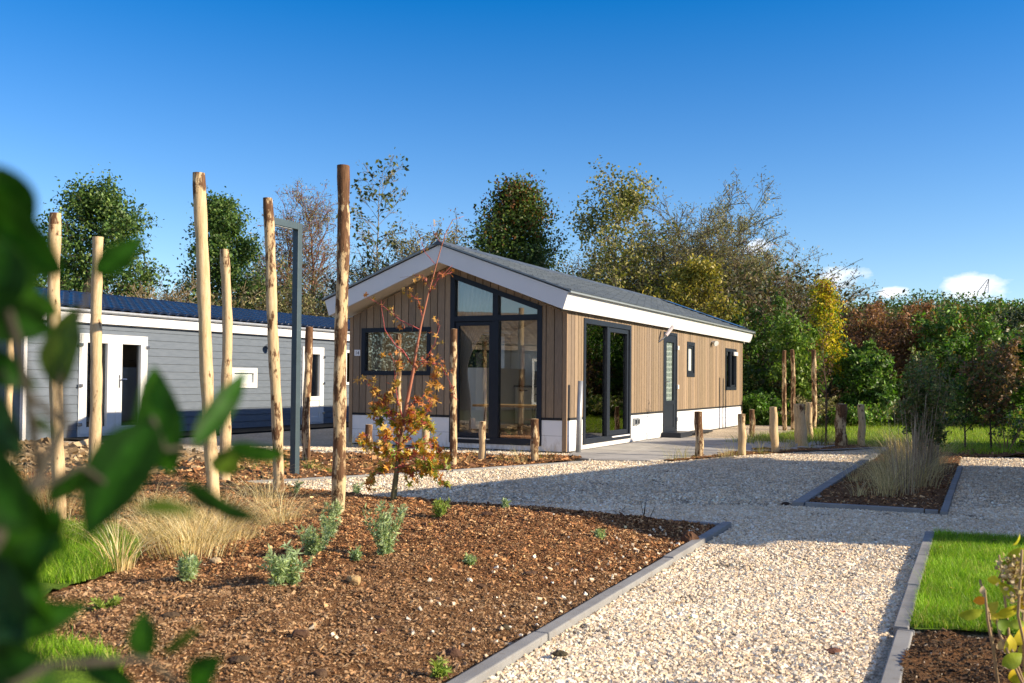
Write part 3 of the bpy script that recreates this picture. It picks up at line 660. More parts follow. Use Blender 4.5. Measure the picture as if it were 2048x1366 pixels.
m_drip = plain('green_grey_trim', (.22, .25, .26), .4, .08, 6, .02)
mb = MB(); mb.box(XM+2.27, XM+2.315, -.43, HL+.53, 2.44, 2.463)
mb.prism([(XM-2.30, 2.462), (XM-2.30, 2.49), (XM, 3.335), (XM+2.30, 2.49), (XM+2.30, 2.464), (XM, 3.30)], 1, -.435, -.395); mb.build('roof_edge_trim', m_drip, house)
mb = MB(); mb.prism([(XM-.12, 3.285), (XM, 3.36), (XM+.12, 3.285)], 1, -.44, HL+.54); mb.build('ridge_cap', m_shing, house)
# blue panels put in for the sky's reflection in the glossy roof
t = NT('sky_reflection_blue'); v = t.coord(); br = t.new('ShaderNodeTexBrick'); br.offset = 0.0; t.lk(v, br.inputs[0]); br.inputs['Scale'].default_value = 1; br.inputs['Brick Width'].default_value = .16; br.inputs['Row Height'].default_value = .16; br.inputs['Mortar Size'].default_value = .004
br.inputs['Color1'].default_value = (.02, .12, .34, 1); br.inputs['Color2'].default_value = (.025, .14, .38, 1); br.inputs['Mortar'].default_value = (.10, .16, .25, 1); t.base(br.outputs[0]); t.rough(.3, .5); m_skyrefl = t.m
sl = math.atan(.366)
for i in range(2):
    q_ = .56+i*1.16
    e = empty('sky_reflection_panel', tuple(L(0, 0)+AX*(XM+q_*math.cos(sl))+AY*11.52+np.array([0, 0, 3.285-q_*math.sin(sl)+.055])), RZ, label=('blue panel standing in for sky reflection on the far end of the grey roof, %s' % ['next to the ridge', 'next to the eave'][i]), cat='solar panel', group='blue panels on the far roof end')
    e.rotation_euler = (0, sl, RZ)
    mb = MB(); mb.box(-.54, .54, -.50, .50, .0, .012); p_ = mb.build('reflection_sheet', m_skyrefl, e)
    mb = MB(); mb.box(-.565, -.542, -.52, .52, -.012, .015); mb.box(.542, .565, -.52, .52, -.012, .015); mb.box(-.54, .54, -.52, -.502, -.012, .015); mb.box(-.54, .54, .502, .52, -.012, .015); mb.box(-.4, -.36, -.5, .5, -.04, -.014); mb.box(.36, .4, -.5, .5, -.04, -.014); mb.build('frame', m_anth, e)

# --- windows: local helper in (a, z) planes. front: a=x, plane y ; side: a=y, plane x
def bar(mb, axis, out, a0, a1, z0, z1, d0, d1):
    """bar between outward depths d0..d1"""
    p = sorted((out*d0, out*d1)); mb.prism([(a0, z0), (a1, z0), (a1, z1), (a0, z1)], axis, p[0], p[1])
def frame(mb, axis, out, a0, a1, z0, z1, w, d0, d1):
    bar(mb, axis, out, a0, a0+w, z0, z1, d0, d1); bar(mb, axis, out, a1-w, a1, z0, z1, d0, d1); bar(mb, axis, out, a0+w, a1-w, z0, z0+w, d0, d1); bar(mb, axis, out, a0+w, a1-w, z1-w, z1, d0, d1)
# big gable window
mb = MB(); A0, A1 = -2.06, -.40; w = .085
def slant(mb, x0, x1, off0, off1, d0, d1):
    mb.prism([(x0, bigtop(x0)-off0), (x1, bigtop(x1)-off0), (x1, bigtop(x1)-off1), (x0, bigtop(x0)-off1)], 1, min(-d0, -d1), max(-d0, -d1))
D0, D1 = -.07, .032
mb.prism([(A0, .10), (A0+w, .10), (A0+w, bigtop(A0+w)), (A0, bigtop(A0))], 1, -D1, -D0)
mb.prism([(A1-w, .10), (A1, .10), (A1, bigtop(A1)), (A1-w, bigtop(A1-w))], 1, -D1, -D0)
slant(mb, A0+w, A1-w, .085, 0.0, D0, D1)
bar(mb, 1, -1, A0+w, A1-w, .10, .20, D0, D1)
bar(mb, 1, -1, A0+w, A1-w, 2.07, 2.16, D0, D1)
mb.prism([(-1.275, .20), (-1.165, .20), (-1.165, 2.07), (-1.275, 2.07)], 1, -D1, -D0)
mb.prism([(-1.275, 2.16), (-1.175, 2.16), (-1.175, bigtop(-1.175)-.085), (-1.275, bigtop(-1.275)-.085)], 1, -D1, -D0)
win = mb.build('window', m_anth, house, bevel=.003)
mb = MB(); frame(mb, 1, -1, A0+w+.004, -1.279, .204, 2.066, .065, -.05, .008); mb.build('sash', m_anth, win, bevel=.002)
mb = MB(); bar(mb, 1, -1, A0+.10, -1.30, .165, .185, .033, .05); mb.build('threshold_strip', m_galv, win)
mb = MB(); bar(mb, 1, -1, A0+w+.066, -1.345, .27, 2.0, -.028, -.020); bar(mb, 1, -1, -1.165, A1-w, .20, 2.07, -.028, -.020)
mb.prism([(A0+w, 2.16), (-1.275, 2.16), (-1.275, bigtop(-1.275)-.085), (A0+w, bigtop(A0+w)-.085)], 1, .020, .028)
mb.prism([(-1.175, 2.16), (A1-w, 2.16), (A1-w, bigtop(A1-w)-.085), (-1.175, bigtop(-1.175)-.085)], 1, .020, .028); mb.build('pane', m_glass, win)
# left gable window
mb = MB(); frame(mb, 1, -1, -3.82, -2.43, 1.19, 1.995, .075, -.07, .032); w2 = mb.build('window', m_anth, house, bevel=.003)
mb = MB(); bar(mb, 1, -1, -3.745, -2.505, 1.265, 1.92, -.03, -.022); mb.build('pane', m_glass, w2)
# patio sliding doors in the long wall
mb = MB(); frame(mb, 0, 1, .65, 2.90, .10, 2.135, .085, -.08, .035); bar(mb, 0, 1, 1.72, 1.80, .185, 2.05, -.06, .022); pdoor = mb.build('window', m_anth, house, bevel=.003)
mb = MB(); frame(mb, 0, 1, 1.804, 2.811, .19, 2.046, .075, -.05, .012); mb.build('sash', m_anth, pdoor, bevel=.002)
mb = MB(); bar(mb, 0, 1, 1.9, 2.80, .155, .175, .036, .055); mb.build('threshold_strip', m_white, pdoor)
mb = MB(); bar(mb, 0, 1, .735, 1.72, .185, 2.05, -.03, -.022); bar(mb, 0, 1, 1.88, 2.735, .265, 1.97, -.034, -.026); mb.build('pane', m_glass, pdoor)
# front door with patterned glass
mb = MB(); frame(mb, 0, 1, 4.83, 5.77, .09, 2.13, .06, -.06, .03); bar(mb, 0, 1, 4.89, 5.71, .15, .20, -.05, .018); bar(mb, 0, 1, 4.89, 5.71, 1.93, 2.07, -.05, .018); bar(mb, 0, 1, 4.89, 5.06, .20, 1.93, -.05, .018); bar(mb, 0, 1, 5.55, 5.71, .20, 1.93, -.05, .018); bar(mb, 0, 1, 5.06, 5.55, .66, .74, -.05, .018); bar(mb, 0, 1, 5.06, 5.55, .20, .66, -.05, .006)
dr = mb.build('door', m_anth, house, bevel=.003)
t = NT('patterned_glass'); v = t.coord((1, 1, 1)); cb2 = t.new('ShaderNodeCombineXYZ'); s4 = t.new('ShaderNodeSeparateXYZ'); t.lk(v, s4.inputs[0]); t.lk(s4.outputs[1], cb2.inputs[0]); t.lk(s4.outputs[2], cb2.inputs[1])
vo = t.voro(cb2.outputs[0], 9.5, 'DISTANCE_TO_EDGE', 'Distance', .15); wv = t.noise(cb2.outputs[0], 40, 2)
t.base(t.mix(t.ramp(vo, [(.08, 0.0), (.2, 1.0)]), (.30, .36, .33), t.ramp(wv, [(.35, (.06, .09, .085)), (.65, (.22, .28, .26))]))); t.rough(.12, .6); t.bump(vo, .8, .02); m_pat = t.m
mb = MB(); bar(mb, 0, 1, 5.06, 5.55, .74, 1.93, -.035, -.02); mb.build('pane', m_pat, dr)
mb = MB(); bar(mb, 0, 1, 4.965, 4.995, .98, 1.24, .019, .028); mb.tube([(.03, 4.98, 1.12), (.075, 4.98, 1.12), (.075, 5.10, 1.12)], .010, 8); mb.build('handle', m_chrome, dr)
for z in (1.83, 1.02, .35): mb = MB(); mb.box(.031, .065, 5.70, 5.79, z-.045, z+.045); mb.build('hinge', m_wframe, dr, bevel=.006)
# two small windows
m_milk = plain('milk_glass', (.55, .60, .60), .25, .05, 5, .02, .6)
mb = MB(); frame(mb, 0, 1, 6.48, 7.07, 1.235, 1.995, .085, -.06, .035); w3 = mb.build('window', m_anth, house, bevel=.003)
mb = MB(); frame(mb, 0, 1, 6.568, 6.982, 1.323, 1.907, .05, -.04, .016); mb.build('sash', m_anth, w3, bevel=.002); mb = MB(); bar(mb, 0, 1, 6.618, 6.932, 1.373, 1.857, -.02, -.012); mb.build('pane', m_milk, w3)
mb = MB(); frame(mb, 0, 1, 9.80, 10.93, .935, 1.975, .08, -.06, .035); bar(mb, 0, 1, 10.33, 10.41, 1.015, 1.895, -.05, .026); w4 = mb.build('window', m_anth, house, bevel=.003)
mb = MB(); frame(mb, 0, 1, 10.414, 10.846, 1.02, 1.89, .045, -.04, .016); mb.build('sash', m_anth, w4); mb = MB(); bar(mb, 0, 1, 9.88, 10.33, 1.015, 1.895, -.02, -.012); bar(mb, 0, 1, 10.459, 10.801, 1.065, 1.845, -.03, -.022); mb.build('pane', m_glassd, w4)
mb = MB(); mb.box(.037, .085, 10.50, 10.88, 1.80, 1.90); mb.build('vent_box', m_wframe, w4, bevel=.01)
# number plate
mb = MB(); mb.box(-3.965, -3.845, -.028, -.0225, 1.52, 1.625); np_ = mb.build('number_plate', m_white, None, bevel=.002)
np_.location = tuple(HC); np_.rotation_euler = (0, 0, RZ); tag(np_, 'small white house number plate 14 on the shaded gable boards', 'number plate')
cu = bpy.data.curves.new('digits', 'FONT'); cu.body = '14'; cu.size = .085; cu.extrude = .001; cu.align_x = 'CENTER'; to = bpy.data.objects.new('digits_text', cu); COL.objects.link(to); bpy.context.view_layer.update(); tm_ = bpy.data.meshes.new_from_object(to.evaluated_get(bpy.context.evaluated_depsgraph_get())); bpy.data.objects.remove(to); tm_.materials.clear(); tm_.materials.append(m_anth); to = bpy.data.objects.new('digits', tm_); COL.objects.link(to)
to.parent = np_; to.location = (-3.905, -.0298, 1.543); to.rotation_euler = (R(90), 0, 0)
# wall lamp by the door, flood spot, outside sockets
wl = empty('wall_lamp', tuple(L(0, 0)), RZ, label='tilted tubular wall lamp left of the patterned glass door', cat='wall lamp')
m_tube = plain('lamp_tube', (.62, .55, .56), .25, .05, 8, .02, .5)
mb = MB(); mb.tube([(.022, 4.52, 1.90), (.10, 4.56, 1.97), (.16, 4.62, 2.06)], .016, 10); mb.build('arm', m_chrome, wl)
mb = MB(); mb.tube([(.145, 4.60, 2.035), (.25, 4.72, 2.215)], .036, 14); mb.build('lamp_shade', m_tube, wl, smooth=False)
ws = empty('security_light', tuple(L(0, 0)), RZ, label='small white round spotlight under the eave right of the narrow window', cat='wall light')
mb = MB(); mb.tube([(.021, 8.55, 2.06), (.06, 8.55, 2.06)], .035, 12); mb.build('base', m_wframe, ws); mb = MB(); mb.tube([(.061, 8.55, 2.07), (.10, 8.50, 2.05), (.15, 8.46, 2.03)], [.02, .05, .062], 14); mb.build('head', m_wframe, ws)
mb = MB(); mb.tube([(.062, 8.56, 2.03), (.075, 8.58, 1.97)], .018, 10); mb.build('sensor', m_wframe, ws)
ss = empty('outdoor_socket', tuple(L(0, 0)), RZ, label='pair of grey outdoor sockets on the white plinth beside the sliding door', cat='socket')
for y in (3.04, 3.20):
    mb = MB(); mb.box(.017, .06, y, y+.12, .32, .45); q = mb.build('socket_box', m_galv, ss, bevel=.006); mb = MB(); mb.box(.061, .07, y+.02, y+.10, .345, .425); mb.build('lid', m_anth, q, bevel=.004)
# doorstep
mb = MB(); mb.box(.03, .42, 4.72, 5.55, .02, .12); o = mb.build('doorstep', m_anth, None, bevel=.008); o.location = tuple(HC); o.rotation_euler = (0, 0, RZ); tag(o, 'low dark doorstep lying below the patterned glass door', 'doorstep')
mb = MB(); mb.box(.02, .30, 6.0, 7.6, .02, .065); o = mb.build('step_block', m_black, None, bevel=.006); o.location = tuple(HC); o.rotation_euler = (0, 0, RZ); tag(o, 'flat dark step block on gravel beyond the doorstep', 'step block')

# --- interior seen through the glass
inn = lambda name, mbx, mat, **k: (lambda o: (setattr(o, 'location', tuple(HC)), setattr(o, 'rotation_euler', (0, 0, RZ)), tag(o, **k)) and o)(mbx.build(name, mat, None, bevel=.003))
mb = MB(); mb.box(-HW+.125, -.125, .125, HL-.125, .0, .095); mb.build('interior_floor', m_floor, house)
mb = MB(); mb.box(-HW+.13, -.13, 5.9, 5.98, .10, 2.2); mb.prism([(-HW+.13, 2.2), (-.13, 2.2), (XM, 2.98)], 1, 5.9, 5.98);  mb.build('interior_wall', m_inwall, house)
kc = empty('kitchen', tuple(HC), RZ, label='white kitchen cabinets with dark worktop seen through the gable window', cat='kitchen')
mb = MB(); mb.box(-3.3, -1.2, 4.9, 5.5, .20, .98); [mb.box(-3.3+i*.42+.005, -3.3+(i+1)*.42-.005, 4.88, 4.9, .21, .97) for i in range(5)]; mb.build('base_cabinet', m_cab, kc, bevel=.003)
mb = MB(); mb.box(-3.32, -1.18, 4.85, 5.88, .982, 1.02); mb.box(-3.3, -1.2, 5.82, 5.88, 1.022, 1.34); mb.build('worktop', m_dark, kc)
mb = MB(); [mb.box(-3.3+i*.42+.005, -3.3+(i+1)*.42-.005, 5.5, 5.87, 1.55, 2.16) for i in range(5)]; mb.build('wall_cabinet', m_cab, kc, bevel=.003)
for i in range(5):
    for q4 in ((4.85, 4.875, .90, .925), (5.47, 5.495, 1.58, 1.6)): mb = MB(); mb.box(-3.3+i*.42+.12, -3.3+i*.42+.30, *q4); mb.build('handle', m_dark, kc)
mb = MB(); mb.box(-3.9, -3.36, 3.7, 5.5, .12, 1.38); mb.build('tall_cabinet', m_cab, kc, bevel=.003)
mb = MB(); mb.box(-2.95, -2.65, 5.4, 5.7, 1.022, 1.3); mb.box(-2.60, -2.45, 5.45, 5.65, 1.022, 1.24); inn('coffee_machine', mb, m_dark, label='black coffee machine on the dark worktop', cat='coffee machine')
# curtain gathered to the left
def curtain(name, x0, x1, y, z0, zt, pull, lab, mat):
    nx, nz_ = 90, 30; V = []
    for j in range(nz_+1):
        tz = j/nz_; z = z0+tz*(zt-z0)
        k = 1-pull*math.exp(-((tz-.42)/.30)**2) if tz > .42 else 1-pull*(.88+.12*math.exp(-((tz-.42)/.12)**2))
        for i in range(nx+1):
            u = i/nx; x = x0+(x1-x0)*u*k
            V.append((x, y+.035*math.sin(u*62+.8*math.sin(tz*3))*(.5+.5*k)+.012*math.sin(u*17), min(z, soff(x)-.1)))
    Fc = [(j*(nx+1)+i, j*(nx+1)+i+1, (j+1)*(nx+1)+i+1, (j+1)*(nx+1)+i) for j in range(nz_) for i in range(nx)]
    o = raw_mesh(name, V, Fc, mat, smooth=True); o.location = tuple(HC); o.rotation_euler = (0, 0, RZ); s_ = o.modifiers.new('cloth', 'SOLIDIFY'); s_.thickness = .003; tag(o, lab, 'curtain')
t = NT('curtain_cloth'); v = t.coord(); t.base(t.ramp(t.noise(v, 4, 3), [(.3, (.80, .76, .74)), (.7, (.86, .82, .80))])); t.rough(.9, .1); tr = t.new('ShaderNodeBsdfTranslucent'); tr.inputs[0].default_value = (.8, .76, .72, 1); mx_ = t.new('ShaderNodeMixShader'); mx_.inputs[0].default_value = .4; t.lk(t.p.outputs[0], mx_.inputs[1]); t.lk(tr.outputs[0], mx_.inputs[2]); t.lk(mx_.outputs[0], t.out.inputs[0]); m_cur = t.m
curtain('curtain', -2.06, -1.22, .24, .12, 2.85, .78, 'pale grey curtain gathered aside behind the gable window', m_cur)
curtain('curtain', -3.78, -3.50, .22, .9, 2.2, .2, 'narrow pale curtain at the edge of the small gable window', m_cur)
tb = empty('dining_table', tuple(HC), RZ, label='oak dining table with thin metal legs behind the gable window', cat='table')
mb = MB(); mb.box(-2.2, -.95, 1.0, 1.75, .66, .70); mb.build('table_top', m_oak, tb, bevel=.004)
for x, y in ((-2.05, 1.1), (-2.05, 1.65), (-1.1, 1.1), (-1.1, 1.65)):
    mb = MB(); mb.tube([(x, y, .10), (x+.06, y, .66)], .010, 6); mb.build('leg', m_dark, tb)
st = empty('stool', tuple(HC), RZ, label='black round stool standing right of the oak table', cat='stool')
mb = MB(); mb.tube([(-.62, 1.9, .60), (-.62, 1.9, .68)], .19, 18); mb.build('seat', m_dark, st); mb = MB(); mb.tube([(-.62, 1.9, .10), (-.62, 1.9, .13), (-.62, 1.9, .15), (-.62, 1.9, .6)], [.17, .16, .02, .02], 14); mb.build('leg', m_dark, st)
sf = empty('armchair', tuple(HC), RZ, label='cream upholstered armchair beside the gathered curtain', cat='armchair')
m_uph = plain('cream_fabric', (.52, .46, .38), .9, .08, 9, .1)
mb = MB(); mb.box(-2.75, -2.2, .42, .95, .12, .42); mb.build('seat', m_uph, sf, bevel=.05); mb = MB(); mb.box(-2.78, -2.64, .45, .95, .43, .78); mb.build('backrest', m_uph, sf, bevel=.05)
rg = MB(); rg.box(-2.2, -.5, .5, 2.6, .096, .108); inn('rug', rg, plain('rug_wool', (.30, .15, .09), .95, .3, 14, .2), label='reddish rug on the floor behind the gable window', cat='rug')
ip = empty('potted_palm', tuple(L(-1.55, 3.2, .1)), 0, label='dark leafy potted palm standing in the room behind the curtain', cat='plant')
mb = MB(); mb.tube([(0, 0, 0), (0, 0, .3)], [.10, .14], 14); mb.build('pot', m_dark, ip)
mb = MB(); rr_ = random.Random(4)
for k in range(16):
    a = k*2.4; el = rr_.uniform(.4, 1.2); ln = rr_.uniform(.45, .7); P = []
    for q in range(7):
        tq = q/6; P.append((math.cos(a)*ln*tq*math.cos(el*(1-.6*tq)), math.sin(a)*ln*tq*math.cos(el*(1-.6*tq)), .35+.55*min(1, k/9)+ln*math.sin(el)*(tq-.6*tq*tq)))
    for q in range(6):
        p, p2 = np.array(P[q]), np.array(P[q+1]); s_ = np.array([-math.sin(a), math.cos(a), 0])
        for sg in (1, -1):
            e_ = p+s_*sg*.13*(1-q/8)+(p2-p)*1.2-np.array([0, 0, .03]); mb.add([p, p+(p2-p)*.55, e_], [(0, 1, 2)])
mb.tube([(0, 0, .28), (0, 0, .9)], .015, 6); mb.build('foliage', plain('palm_leaf', (.02, .05, .02), .5, .3, 6, 0), ip)

# ============================================================ GREY CHALET
GC0 = np.array([-6.10023794, 20.72190351, 0]); 
m_sid = plain('grey_siding', (.215, .245, .275), .55, .06, 5, .05)
t = NT('grey_weatherboard'); v = t.coord((1, 1, 5)); t.base(t.ramp(t.noise(v, 5, 5), [(.3, (.088, .112, .145)), (.7, (.115, .14, .175))])); t.rough(.6, .35); t.bump(t.noise(t.coord((6, 1, 40)), 8, 5), .25, .003); m_sid = t.m
t = NT('navy_glazed_tile'); v = t.coord(); t.base(t.ramp(t.noise(v, 2.5, 4), [(.3, (.007, .013, .032)), (.7, (.012, .022, .050))])); t.rough(.16, .32); t.bump(t.noise(v, 30, 2), .15, .01); m_tile = t.m
gh = empty('chalet', tuple(GC0), RZ, label='long grey weatherboarded chalet with navy tiled roof and white doors', cat='chalet')
gops = [(-3.89, -2.33, .015, 1.91), (2.37, 3.19, .03, 1.895), (-.04, .80, .91, 1.35), (4.05, 5.2, .98, 1.87)]
mb = MB(); z = .02; rr_ = random.Random(3)
while z < 2.08:
    z1 = min(z+.152, 2.085); cuts = sorted({-4.93, 7.5} | {o for op in gops if op[2] < z1-.01 and op[3] > z+.01 for o in op[:2]})
    for c0, c1 in zip(cuts[:-1], cuts[1:]):
        m_ = (c0+c1)/2; lo, hi = z, z1
        for o in gops:
            if o[0] <= m_ <= o[1]:
                if o[2] <= lo+.01 and o[3] >= hi-.01: hi = lo
                elif o[2] > lo and o[2] < hi: hi = o[2]
                elif o[3] > lo and o[3] < hi: lo = o[3]
        if hi-lo < .012: continue
        # each board leans out at its foot
        mb.prism([(.0, lo), (.026, lo), (.012, hi-.003), (0, hi-.003)], 1, c0, c1)
    z = z1
mb.build('weatherboard', m_sid, gh)
wallslab('wall', 0, -4.95, 7.5, .0, lambda y: 2.1, -.1, -.004, gops, m_inwall, gh)
mb = MB(); mb.box(-4.2, -4.1, -4.95, 7.5, 0, 2.1); mb.box(-4.098, -.102, 7.4, 7.5, 0, 2.1); mb.box(-4.098, -.102, -4.95, -4.85, 0, 2.1); mb.prism([(-4.1, 2.1), (-.1, 2.1), (-2.1, 2.66)], 1, -4.95, -4.85)
mb.box(-3.9, -.11, 1.2, 1.25, .0, 2.3); mb.build('wall', m_sid, gh)
mb = MB(); mb.box(-.03, .045, -5.0, -4.932, .0, 2.09); mb.box(-.10, .11, -5.28, 7.6, 2.10, 2.285); mb.build('white_trim', m_fascia, gh, bevel=.003)
mb = MB(); mb.box(.02, .18, -5.3, 7.62, 2.288, 2.345); mb.build('gutter', m_galv, gh, bevel=.02)
mb = MB(); mb.prism([(-4.35, 2.25), (-4.35, 2.33), (-2.1, 2.77), (.12, 2.33), (.0, 2.287), (-.2, 2.29), (-2.1, 2.68)], 1, -5.25, 7.6); mb.build('roof_board', m_galv, gh)
shingles(-2.1, 2.78, .16, 2.335, -5.3, 7.65, .30, .225, .042, .035, m_tile, 'roof', gh, ny=8)
shingles(-2.1, 2.78, -4.4, 2.335, -5.3, 7.65, .30, .225, .042, .035, m_tile, 'roof', gh, ny=8)
mb = MB()
for i in range(32):
    y = -5.3+i*.405; mb.tube([(-2.1, y, 2.80), (-2.1, y+.40, 2.795)], [.09, .083], 10)
mb.build('ridge_tiles', m_tile, gh, smooth=False)
def gframe(a0, a1, z0, z1, w, name='window'):
    mb = MB(); frame(mb, 0, 1, a0, a1, z0, z1, w, -.05, .045); return mb.build(name, m_wframe, gh, bevel=.004)
def gpane(par, a0, a1, z0, z1, mat=None):
    mb = MB(); bar(mb, 0, 1, a0, a1, z0, z1, -.02, -.012); mb.build('pane', mat or m_glassd, par)
# french doors
for k, (a0, a1) in enumerate(((-3.89, -3.11), (-3.105, -2.33))):
    dd = gframe(a0, a1, .03, 1.91, .03, 'door'); dd['label'] = 'white glazed leaf of the french doors'
    mb = MB(); frame(mb, 0, 1, a0+.032, a1-.032, .065, 1.878, .135, -.04, .052); mb.build('sash', m_wframe, dd, bevel=.006); gpane(dd, a0+.167, a1-.167, .20, 1.743)
    if k:
        mb = MB(); mb.box(.053, .062, a0+.085, a0+.115, .92, 1.16); mb.tube([(.06, a0+.10, 1.08), (.10, a0+.10, 1.08), (.10, a0+.235, 1.08)], .011, 8); mb.build('handle', m_chrome, dd)
    mb = MB(); hx = a1-.02 if k else a0+.02
    for z in (1.70, .96, .26): mb = MB(); mb.box(.046, .075, hx-.045, hx+.045, z-.03, z+.03); mb.build('hinge', m_chrome, dd, bevel=.005)
sd = gframe(2.37, 3.19, .03, 1.895, .03, 'door')
mb = MB(); frame(mb, 0, 1, 2.402, 3.158, .065, 1.863, .14, -.04, .052); bar(mb, 0, 1, 2.542, 3.018, .60, .70, -.04, .052); bar(mb, 0, 1, 2.542, 3.018, .205, .60, -.03, .034); mb.build('sash', m_wframe, sd, bevel=.006); gpane(sd, 2.542, 3.018, .70, 1.723)
for z in (1.66, 1.02, .30): mb = MB(); mb.box(.046, .075, 3.13, 3.21, z-.03, z+.03); mb.build('hinge', m_chrome, sd, bevel=.005)
sw = gframe(-.04, .80, .91, 1.35, .06); mb = MB(); frame(mb, 0, 1, .024, .736, .974, 1.286, .05, -.04, .04); mb.build('sash', m_wframe, sw, bevel=.004); gpane(sw, .074, .686, 1.024, 1.236, m_milk)
sw = gframe(4.05, 5.2, .98, 1.87, .07); gpane(sw, 4.12, 5.13, 1.05, 1.80)
gs_ = empty('security_light', tuple(GC0), RZ, label='round chrome wall spotlight on the grey weatherboards', cat='wall light')
mb = MB(); mb.tube([(.028, 1.12, 1.86), (.06, 1.12, 1.86)], .045, 14); mb.build('base', m_chrome, gs_); mb = MB(); mb.tube([(.061, 1.12, 1.85), (.12, 1.10, 1.84), (.17, 1.09, 1.83)], [.03, .075, .085], 16); mb.build('head', m_chrome, gs_)
mb = MB(); mb.box(.06, 1.3, -4.4, 6.8, .0, .035); o = mb.build('terrace', m_patio, None); o.location = tuple(GC0); o.rotation_euler = (0, 0, RZ); tag(o, kind='structure')

# ============================================================ chalets outside the frame: they shade the paths and stand in the reflections
t = NT('brown_tile'); v = t.coord(); t.base(t.ramp(t.noise(v, 2.5, 4), [(.3, (.16, .12, .09)), (.7, (.24, .18, .13))])); t.rough(.6, .3); m_btile = t.m
def neighbour(cx, cy, rz, ln, hw, eave, ridge, lab, tile=None, wall=None, fas=None):
    e = empty('chalet', (cx, cy, 0), rz, label=lab, cat='chalet', group='neighbouring chalets')
    mb = MB(); mb.box(-hw+.2, hw-.2, -ln/2+.25, ln/2-.25, 0, eave-.1); mb.prism([(-hw+.2, eave-.1), (hw-.2, eave-.1), (0, ridge-.15)], 1, -ln/2+.25, ln/2-.25); mb.build('wall', wall or m_sid, e)
    mb = MB(); mb.prism([(-hw, eave-.02), (-hw, eave-.2), (0, ridge-.25), (hw, eave-.2), (hw, eave-.02), (0, ridge-.03)], 1, -ln/2, ln/2); mb.build('fascia', fas or m_fascia, e)
    shingles(0, ridge, hw+.03, eave, -ln/2-.03, ln/2+.03, .33, .30, .045, .03, tile or m_tile, 'roof', e, ny=6); shingles(0, ridge, -hw-.03, eave, -ln/2-.03, ln/2+.03, .33, .30, .045, .03, tile or m_tile, 'roof', e, ny=6)
    mb = MB()
    for i in range(int(ln/.4)): mb.tube([(0, -ln/2+i*.4, ridge+.05), (0, -ln/2+i*.4+.395, ridge+.04)], [.12, .11], 8)
    mb.build('ridge_tiles', tile or m_tile, e)
    for y in (-ln/4, ln/4):
        for sg in (1, -1):
            mb = MB(); x0, x1 = sorted((sg*(hw-.2), sg*(hw-.16))); mb.box(x0, x1, y-.7, y+.7, .2, 2.0); w_ = mb.build('window', m_wframe, e); mb = MB(); x0, x1 = sorted((sg*(hw-.155), sg*(hw-.15))); mb.box(x0, x1, y-.6, y+.6, .3, 1.9); mb.build('pane', m_anth, w_)
SDX = np.array([-SUN_TO.x, -SUN_TO.y])/SUN_TO.z     # shadow displacement per metre of height
def ridge_for(p, h): return np.array(p)-SDX*h
ra = ridge_for((-1.8, 8.2), 3.75); rb = ridge_for((3.0, 13.5), 3.75); d_ = rb-ra; c_ = (ra+rb)/2
neighbour(c_[0], c_[1], -math.atan2(d_[0], d_[1]), np.linalg.norm(d_), 1.75, 2.95, 3.70, 'grey chalet standing right of the paths beyond the island bed')
rc_ = ridge_for((2.35, 17.35), 3.5); dr_ = np.array([.966, -.10]); cc_ = rc_+dr_*4.5
neighbour(cc_[0], cc_[1], math.atan2(-dr_[0], dr_[1]), 9, 1.7, 2.5, 3.45, 'grey chalet standing right of the far lawn')
neighbour(-18.5, -3.0, .25, 13, 2.6, 2.5, 3.75, 'chalet with brown tiled roof standing left of the big mulch bed', m_btile, m_anth, m_btile)

mb = MB()
for i in range(9): mb.box(-.04, .04, i*1.8-8-.04, i*1.8-8+.04, 0, 2.0)
hd = empty('hedge', (-27.5, 6.5, 0), .12, label='tall clipped dark hedge standing far left of the grey chalet', cat='hedge')
n = 45000; P = np.column_stack([rng.uniform(-.8, .8, n), rng.uniform(-8, 8, n), rng.uniform(0, 4.2, n)]); v_, f_, c_ = leaves(P, .13*rng.uniform(.6, 1.3, n), pick([(.04, .05, .015), (.06, .06, .02), (.08, .05, .025)], n), .6, .2)
raw_mesh('foliage', v_, f_, m_leaf, hd, fcol=c_); mb.build('stems', m_black, hd)

